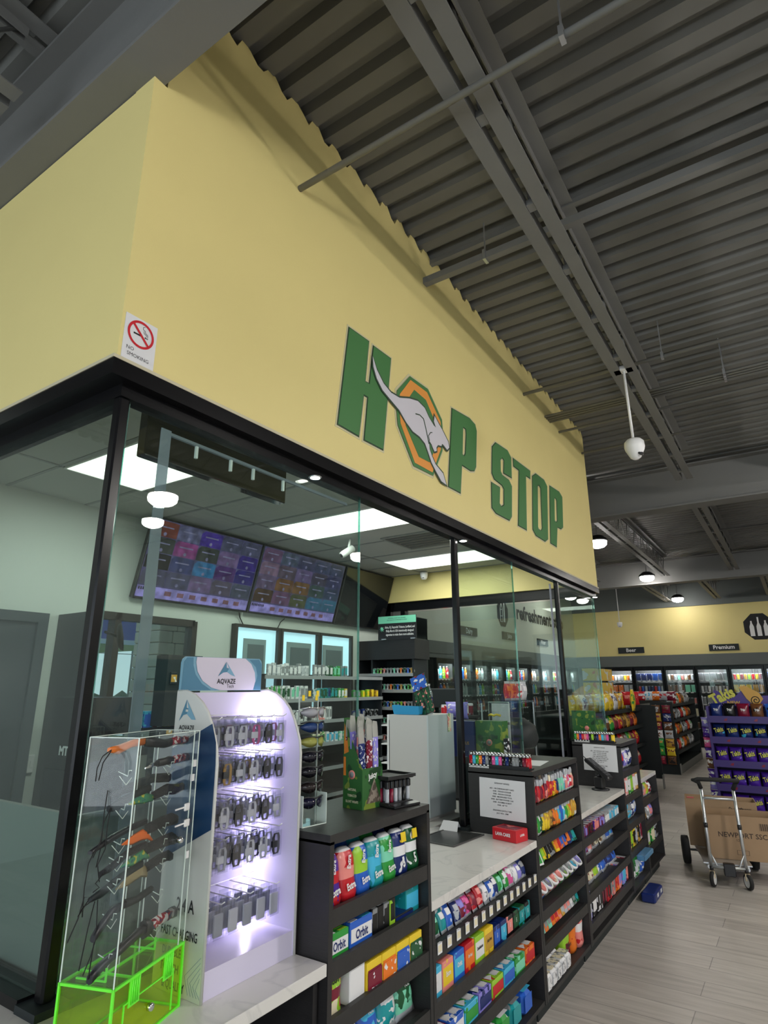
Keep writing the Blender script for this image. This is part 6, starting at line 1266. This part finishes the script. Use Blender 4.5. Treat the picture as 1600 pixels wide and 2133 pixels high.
for j, z in enumerate((.16, .401, .721, 1.021)):
    for i in range(13):
        a, b = snk[(i+j*4) % 10] if j else ('red', 'orange')
        if j == 3 and i in (3, 4): a, b = 'lime', 'green'
        put('snack_bag', P_bag(.22, .24, .10), bag(a, b), f'{a} snack bag, {ORD[i]} from near end, {["lowest","second","third","fourth"][j]} shelf of the near gondola', 'snack', (-2.50, 8.45+.27*i, z+.001), group='snack bags on the near gondola', rot=(0, R(-14), 0))
for i in range(12):
    a, b = [('yellow', 'white'), ('yellow', 'gold'), ('white', 'navy'), ('gold', 'white'), ('yellow', 'cream'), ('white', 'yellow')][i % 6]
    put('snack_bag', P_bag(.26, .26, .12), bag(a, b), f'{a} snack bag, {ORD[i]} from near end, on top of the near gondola', 'snack', (-2.60, 8.5+.29*i, 1.301), group='snack bags on top of the near gondola', rot=(0, R(-10), 0))
t = thing('carton_tower', 'tower of yellow and white cartons on top of the near gondola', 'cartons', (-2.82, 10.3, 1.342))
for z, c_ in ((0, 'navy'), (.2, 'yellow'), (.42, 'yellow')): obj('carton', MB().box(-.10, .10, -.1, 1.0, z, z+.19), pk(c_, 'white', 'orange', 8, .55), t)
tag(put('hanging_pack', P_bag(.22, .34, .08), bag('yellow', 'green'), 'tall yellow and green bag hanging at the near gondola top', 'snack', (-2.36, 11.0, 1.28), group=None), 'tall yellow and green bag hanging at the near gondola top', 'snack')
for i in range(3): put('snack_bag', P_bag(.20, .22, .08), bag('red', 'salmon'), f'bright red snack bag, {ORD[i]} of three at the far top of the near gondola', 'snack', (-2.5, 11.35+.18*i, 1.36), R(-70), group='bright red bags at the gondola end')
gcol = [('brown', 'silver'), ('maroon', 'brown'), ('gold', 'maroon'), ('navy', 'silver'), ('maroon', 'gold'), ('brown', 'silver'), ('white', 'brown'), ('silver', 'brown'), ('green', 'gold'), ('gold', 'brown'), ('green', 'yellow'), ('yellow', 'maroon'), ('maroon', 'red'), ('brown', 'black'), ('lime', 'yellow'), ('gold', 'brown')]
t = thing('peg_board', 'black peg panel on the end of the second gondola', 'panel', (-2.62, 13.84, 0)); obj('panel', MB().box(-.02, .40, 0, .028, .0, 1.36), M['blackm'], t); obj('foot', MB().box(.40, .412, -.02, .10, 0, .2), mat('foot_grey2', (.22, .22, .21), .5), t); obj('peg', MB().tube([(.09, -.08, 1.3), (.09, 0, 1.3)], .004, 6).tube([(.29, -.08, 1.3), (.29, 0, 1.3)], .004, 6), M['alu'], t)
for j in range(7):
    for i in range(2):
        a, b = gcol[j*2+i]; put('peg_bag', P_bag(.165, .155, .06), bag(a, b), f'{a} peg bag in {["left","right"][i]} column, {ORD[j]} from top of the gondola end', 'snack', (-2.53+.19*i, 13.79, 1.145-.16*j), R(-90), group='peg bags on the end of the second gondola')
for j, z in enumerate((.401, .701, 1.001, 1.301)):
    for i in range(8):
        a, b = [('silver', 'black'), ('grey', 'white'), ('red', 'orange'), ('white', 'green'), ('orange', 'red'), ('brown', 'gold')][(i+j*2) % 6]
        put('snack_bag', P_bag(.26, .22, .09), bag(a, b), f'{a} snack bag, {ORD[i]} from near end, {ORD[j]} shelf up of the second gondola', 'snack', (-2.32, 14.1+.37*i, z), group='snack bags on the second gondola', rot=(0, R(-12), 0))
for i in range(6): a, b = [('white', 'blue'), ('red', 'white'), ('white', 'cyan'), ('orange', 'white'), ('silver', 'red'), ('maroon', 'white')][i]; put('snack_bag', P_bag(.22, .18, .1), bag(a, b), f'{a} bag, {ORD[i]} from left, front top of the second gondola', 'snack', (-2.95+.14*i, 13.98, 1.385), R(-90), group='bags along the front top of the second gondola')
# purple chip rack
PUR = mat('rack_purple', (.045, .025, .16), .4); TY = solid('yellow'); TG_ = mat('lettering_lime_gold', (.62, .60, .08), .4)
RX0, RX1, RY = -1.16, .75, 9.9
t = thing('chip_rack', 'tall purple chip rack with Takis header behind the hand truck', 'rack', (RX0, RY, 0)); w_ = RX1-RX0
obj('side_panel', MB().box(0, .03, 0, .45, 0, 1.40), PUR, t); obj('side_panel', MB().box(w_-.03, w_, 0, .45, 0, 1.40), PUR, t); obj('back_panel', MB().box(.03, w_-.03, .43, .45, .0, 1.40), mat('rack_purple_dark', (.02, .012, .06), .6), t)
SL = (.06, .36, .66, .96, 1.23)
for z in SL: obj('shelf', MB().box(.03, w_-.03, .0, .43, z-.02, z), PUR, t); obj('shelf_front', MB().box(0, w_, -.012, 0, z-.045, z+.045), PUR, t)
hp = obj('header', MB().prism([(.06, 1.40), (.10, 1.62), (.35, 1.52), (.50, 1.66), (.62, 1.56), (.66, 1.54), (1.1, 1.56), (w_, 1.56), (w_, 1.40)], .30, .315, 'xz'), mat('header_purple', (.05, .015, .22), .35), t)
text('Takis', .14, TG_, hp, (.20, .294, 1.53), '-y', bold=.06, sx=.8, roll=R(24))
obj('flake', MB().prism([(.42, 1.66), (.50, 1.68), (.66, 1.58), (.70, 1.50), (.64, 1.42), (.56, 1.43), (.50, 1.50)], .285, .295, 'xz'), solid('gold'), hp); sp = []
for k in range(26): a = k*.42; r = .008+.0022*k; sp.append((.61+r*math.cos(a), .283, 1.48+r*math.sin(a)))
obj('spiral', MB().tube(sp, .006, 5), solid('black'), hp); text('NEW', .05, solid('gold'), hp, (.33, .294, 1.44), '-y', bold=.04); text('INTENSITY', .05, solid('maroon'), hp, (1.0, .294, 1.47), '-y', bold=.04)
for z in SL[1:]:
    for q in range(5): obj('rail_mark', MB().prism([(.2+.36*q, z-.015), (.24+.36*q, z-.02), (.25+.36*q, z+.015), (.22+.36*q, z+.01)], -.0135, -.0122, 'xz'), solid('maroon'), t)
for j, z in enumerate(SL):
    for i in range(11):
        a, b = ('blue', 'teal') if j == 3 else (('purple', 'violet') if j < 3 else [('navy', 'white'), ('black', 'white'), ('maroon', 'white'), ('brown', 'white'), ('blue', 'white')][i % 5])
        if j == 3: a, b = 'navy', 'cyan'
        o = put('chip_bag', P_bag(.155, .21, .08), [pk(a, b, None, 9, .66), pk(a, 'black', None, 12), solid(a, .2)], f'{a} chip bag, {ORD[i]} from left, {["lowest","second","third","fourth","top"][j]} shelf of the purple rack', 'chips', (RX0+.115+.166*i, RY+.09, z+.001), group='chip bags on the purple rack', rot=(0, R(-6), R(-90)))
        if j < 4: text('Takis', .062, M['ink'], o, (.0425, .002, .119), '+x', bold=.05, sx=.66, roll=R(14), name='lettering_shadow'); text('Takis', .060, TG_, o, (.045, 0, .122), '+x', bold=.03, sx=.66, roll=R(14))
        else: text('Takis', .030, M['inkwhite'], o, (.042, 0, .12), '+x', bold=.08, sx=.62)
for j in range(8): put('chip_bag', P_bag(.13, .13, .07), bag(['violet', 'purple', 'pink', 'purple', 'brown', 'purple', 'violet', 'purple'][j], 'white'), f'small chip bag hanging on left side of purple rack, {ORD[j]} from top', 'chips', (RX0-.045, RY+.10, 1.12-.135*j), R(-120), group='chip bags hanging on the left side of the purple rack')
for i in range(6): put('chip_bag', P_bag(.2, .14, .1), bag(['salmon', 'white', 'red', 'cream', 'pink', 'white'][i], 'maroon'), f'{["salmon","white","red","cream","pink","plain white"][i]} bag lying along the top of the purple rack', 'chips', (RX0+.6+.22*i, RY+.39, 1.575) if 0 else (RX0+.12+.22*i, RY+.22, 1.276+.0), R(-90)) if 0 else None
# hand truck with empty boxes
TX, TY0 = -.77, 6.57
t = thing('hand_truck', 'aluminium four wheeled hand truck with black handle carrying empty boxes', 'hand truck', (TX, TY0, 0), R(12))
al = M['alu']
for sx, nm in ((-1, 'l'), (1, 'r')):
    obj('upright', MB().tube([(sx*.135, .0, .155), (sx*.133, .02, .45), (sx*.130, .05, .78)], .0145, 10), al, t)
    obj('sleeve', MB().tube([(sx*.133, .02, .46), (sx*.133, .023, .50)], .018, 10), M['blackp'], t)
    obj('fork', MB().box(sx*.135-.02, sx*.135+.02, -.03, .02, .07, .125), mat('caster_brass', (.50, .40, .26), .35, .6), t)
    obj('caster', MB().lathe([(0, -.012), (.030, -.012), (.034, -.014), (.046, -.012), (.048, 0), (.046, .012), (.034, .014), (.030, .012), (0, .012)], 22, ax='x', mis=[1, 1, 0, 0, 0, 0, 1, 1, 1]).mesh('caster', [M['rubber'], M['whitep']]), None, t, (sx*.135, -.02, .063), (0, 0, R(20*sx))).scale = (1.1, 1.3, 1.3)
    obj('stem', MB().tube([(sx*.135, 0, .12), (sx*.135, 0, .16)], .016, 8), M['blackp'], t)
    obj('side_rail', MB().tube([(sx*.15, .0, .15), (sx*.20, .75, .17)], .016, 8), al, t)
    obj('wheel', MB().lathe([(0, -.03), (.06, -.03), (.09, -.025), (.10, -.035), (.122, -.03), (.125, 0), (.122, .03), (.10, .035), (0, .03)], 26, ax='x'), M['rubber'], t, (sx*.29, .70, .126))
    obj('gusset', MB().tube([(sx*.135, 0, .16), (sx*.08, 0, .155), (sx*.13, .0, .26)], .008, 6), al, t)
obj('handle', MB().tube([(-.130, .05, .78), (-.145, .03, .83), (-.19, 0, .852), (-.15, .0, .86), (0, .0, .862), (.18, .0, .86), (.15, .03, .83), (.130, .05, .78)], .018, 10), M['rubber'], t)
obj('cross_bar', MB().tube([(-.132, .04, .70), (.132, .04, .70)], .012, 8), al, t); obj('cross_bar', MB().tube([(-.135, 0, .155), (.135, 0, .155)], .014, 8), al, t)
obj('axle', MB().tube([(-.29, .70, .126), (.29, .70, .126)], .010, 8), M['steel'], t); obj('deck', MB().box(-.19, .19, .04, .80, .165, .175), al, t); obj('latch_block', MB().box(-.04, .05, -.03, .03, .09, .19, c=.006), M['blackp'], t)
def openbox(x, y, z, wx, wy, h, rz, label, marks):
    t = thing('cardboard_box', label, 'box', (x, y, z), rz, group=None); tt = .005
    for nm, bb in (('front_wall', (-wx/2, wx/2, -wy/2, -wy/2+tt)), ('back_wall', (-wx/2, wx/2, wy/2-tt, wy/2)), ('side_wall', (-wx/2, -wx/2+tt, -wy/2+tt, wy/2-tt)), ('side_wall', (wx/2-tt, wx/2, -wy/2+tt, wy/2-tt))): obj(nm, MB().box(*bb, 0, h), M['card'], t)
    obj('bottom', MB().box(-wx/2+tt, wx/2-tt, -wy/2+tt, wy/2-tt, 0, tt), M['card'], t)
    INK = mat('box_print', (.06, .04, .03), .8) if 'bxi' not in _cache else _cache['bxi']; _cache['bxi'] = INK
    for s_, h_, px_, pz_ in marks: text(s_, h_, INK, t, (px_, -wy/2-.0012, pz_), '-y', bold=.02)
    bc = MB()
    for q in range(14): bc.box(wx*.24+.008*q, wx*.24+.003*(1+q % 2)+.008*q, -wy/2-.0012, -wy/2, h*.70, h*.86)
    bc.box(-wx*.10, wx*.06, -wy/2-.0012, -wy/2, h*.22, h*.225).box(-wx*.10, wx*.06, -wy/2-.0012, -wy/2, h*.12, h*.125).box(-wx*.10, -wx*.095, -wy/2-.0012, -wy/2, h*.12, h*.225).box(wx*.055, wx*.06, -wy/2-.0012, -wy/2, h*.12, h*.225)
    obj('print_marks', bc, INK, t)
    return t
openbox(-.68, 6.98, .1765, .60, .36, .36, R(10), 'open brown NEWPORT SSC box on the hand truck, nearer the photographer', [('NEWPORT SSC', .042, 0, .20), ('12M', .02, -.03, .16)])
b2_ = openbox(-.86, 7.34, .1765, .62, .30, .42, R(8), 'open brown box behind the NEWPORT box on the hand truck', [('N', .04, -.08, .2), ('0x100', .035, .13, .35)])
tag(obj('red_tape', MB().box(-.03, .03, -.02, .02, 0, .01), mat('tape_pink', (.55, .12, .12), .6), loc=(-1.10, 7.2, .597)), 'small red tape piece on the rim of the rear box', 'tape')
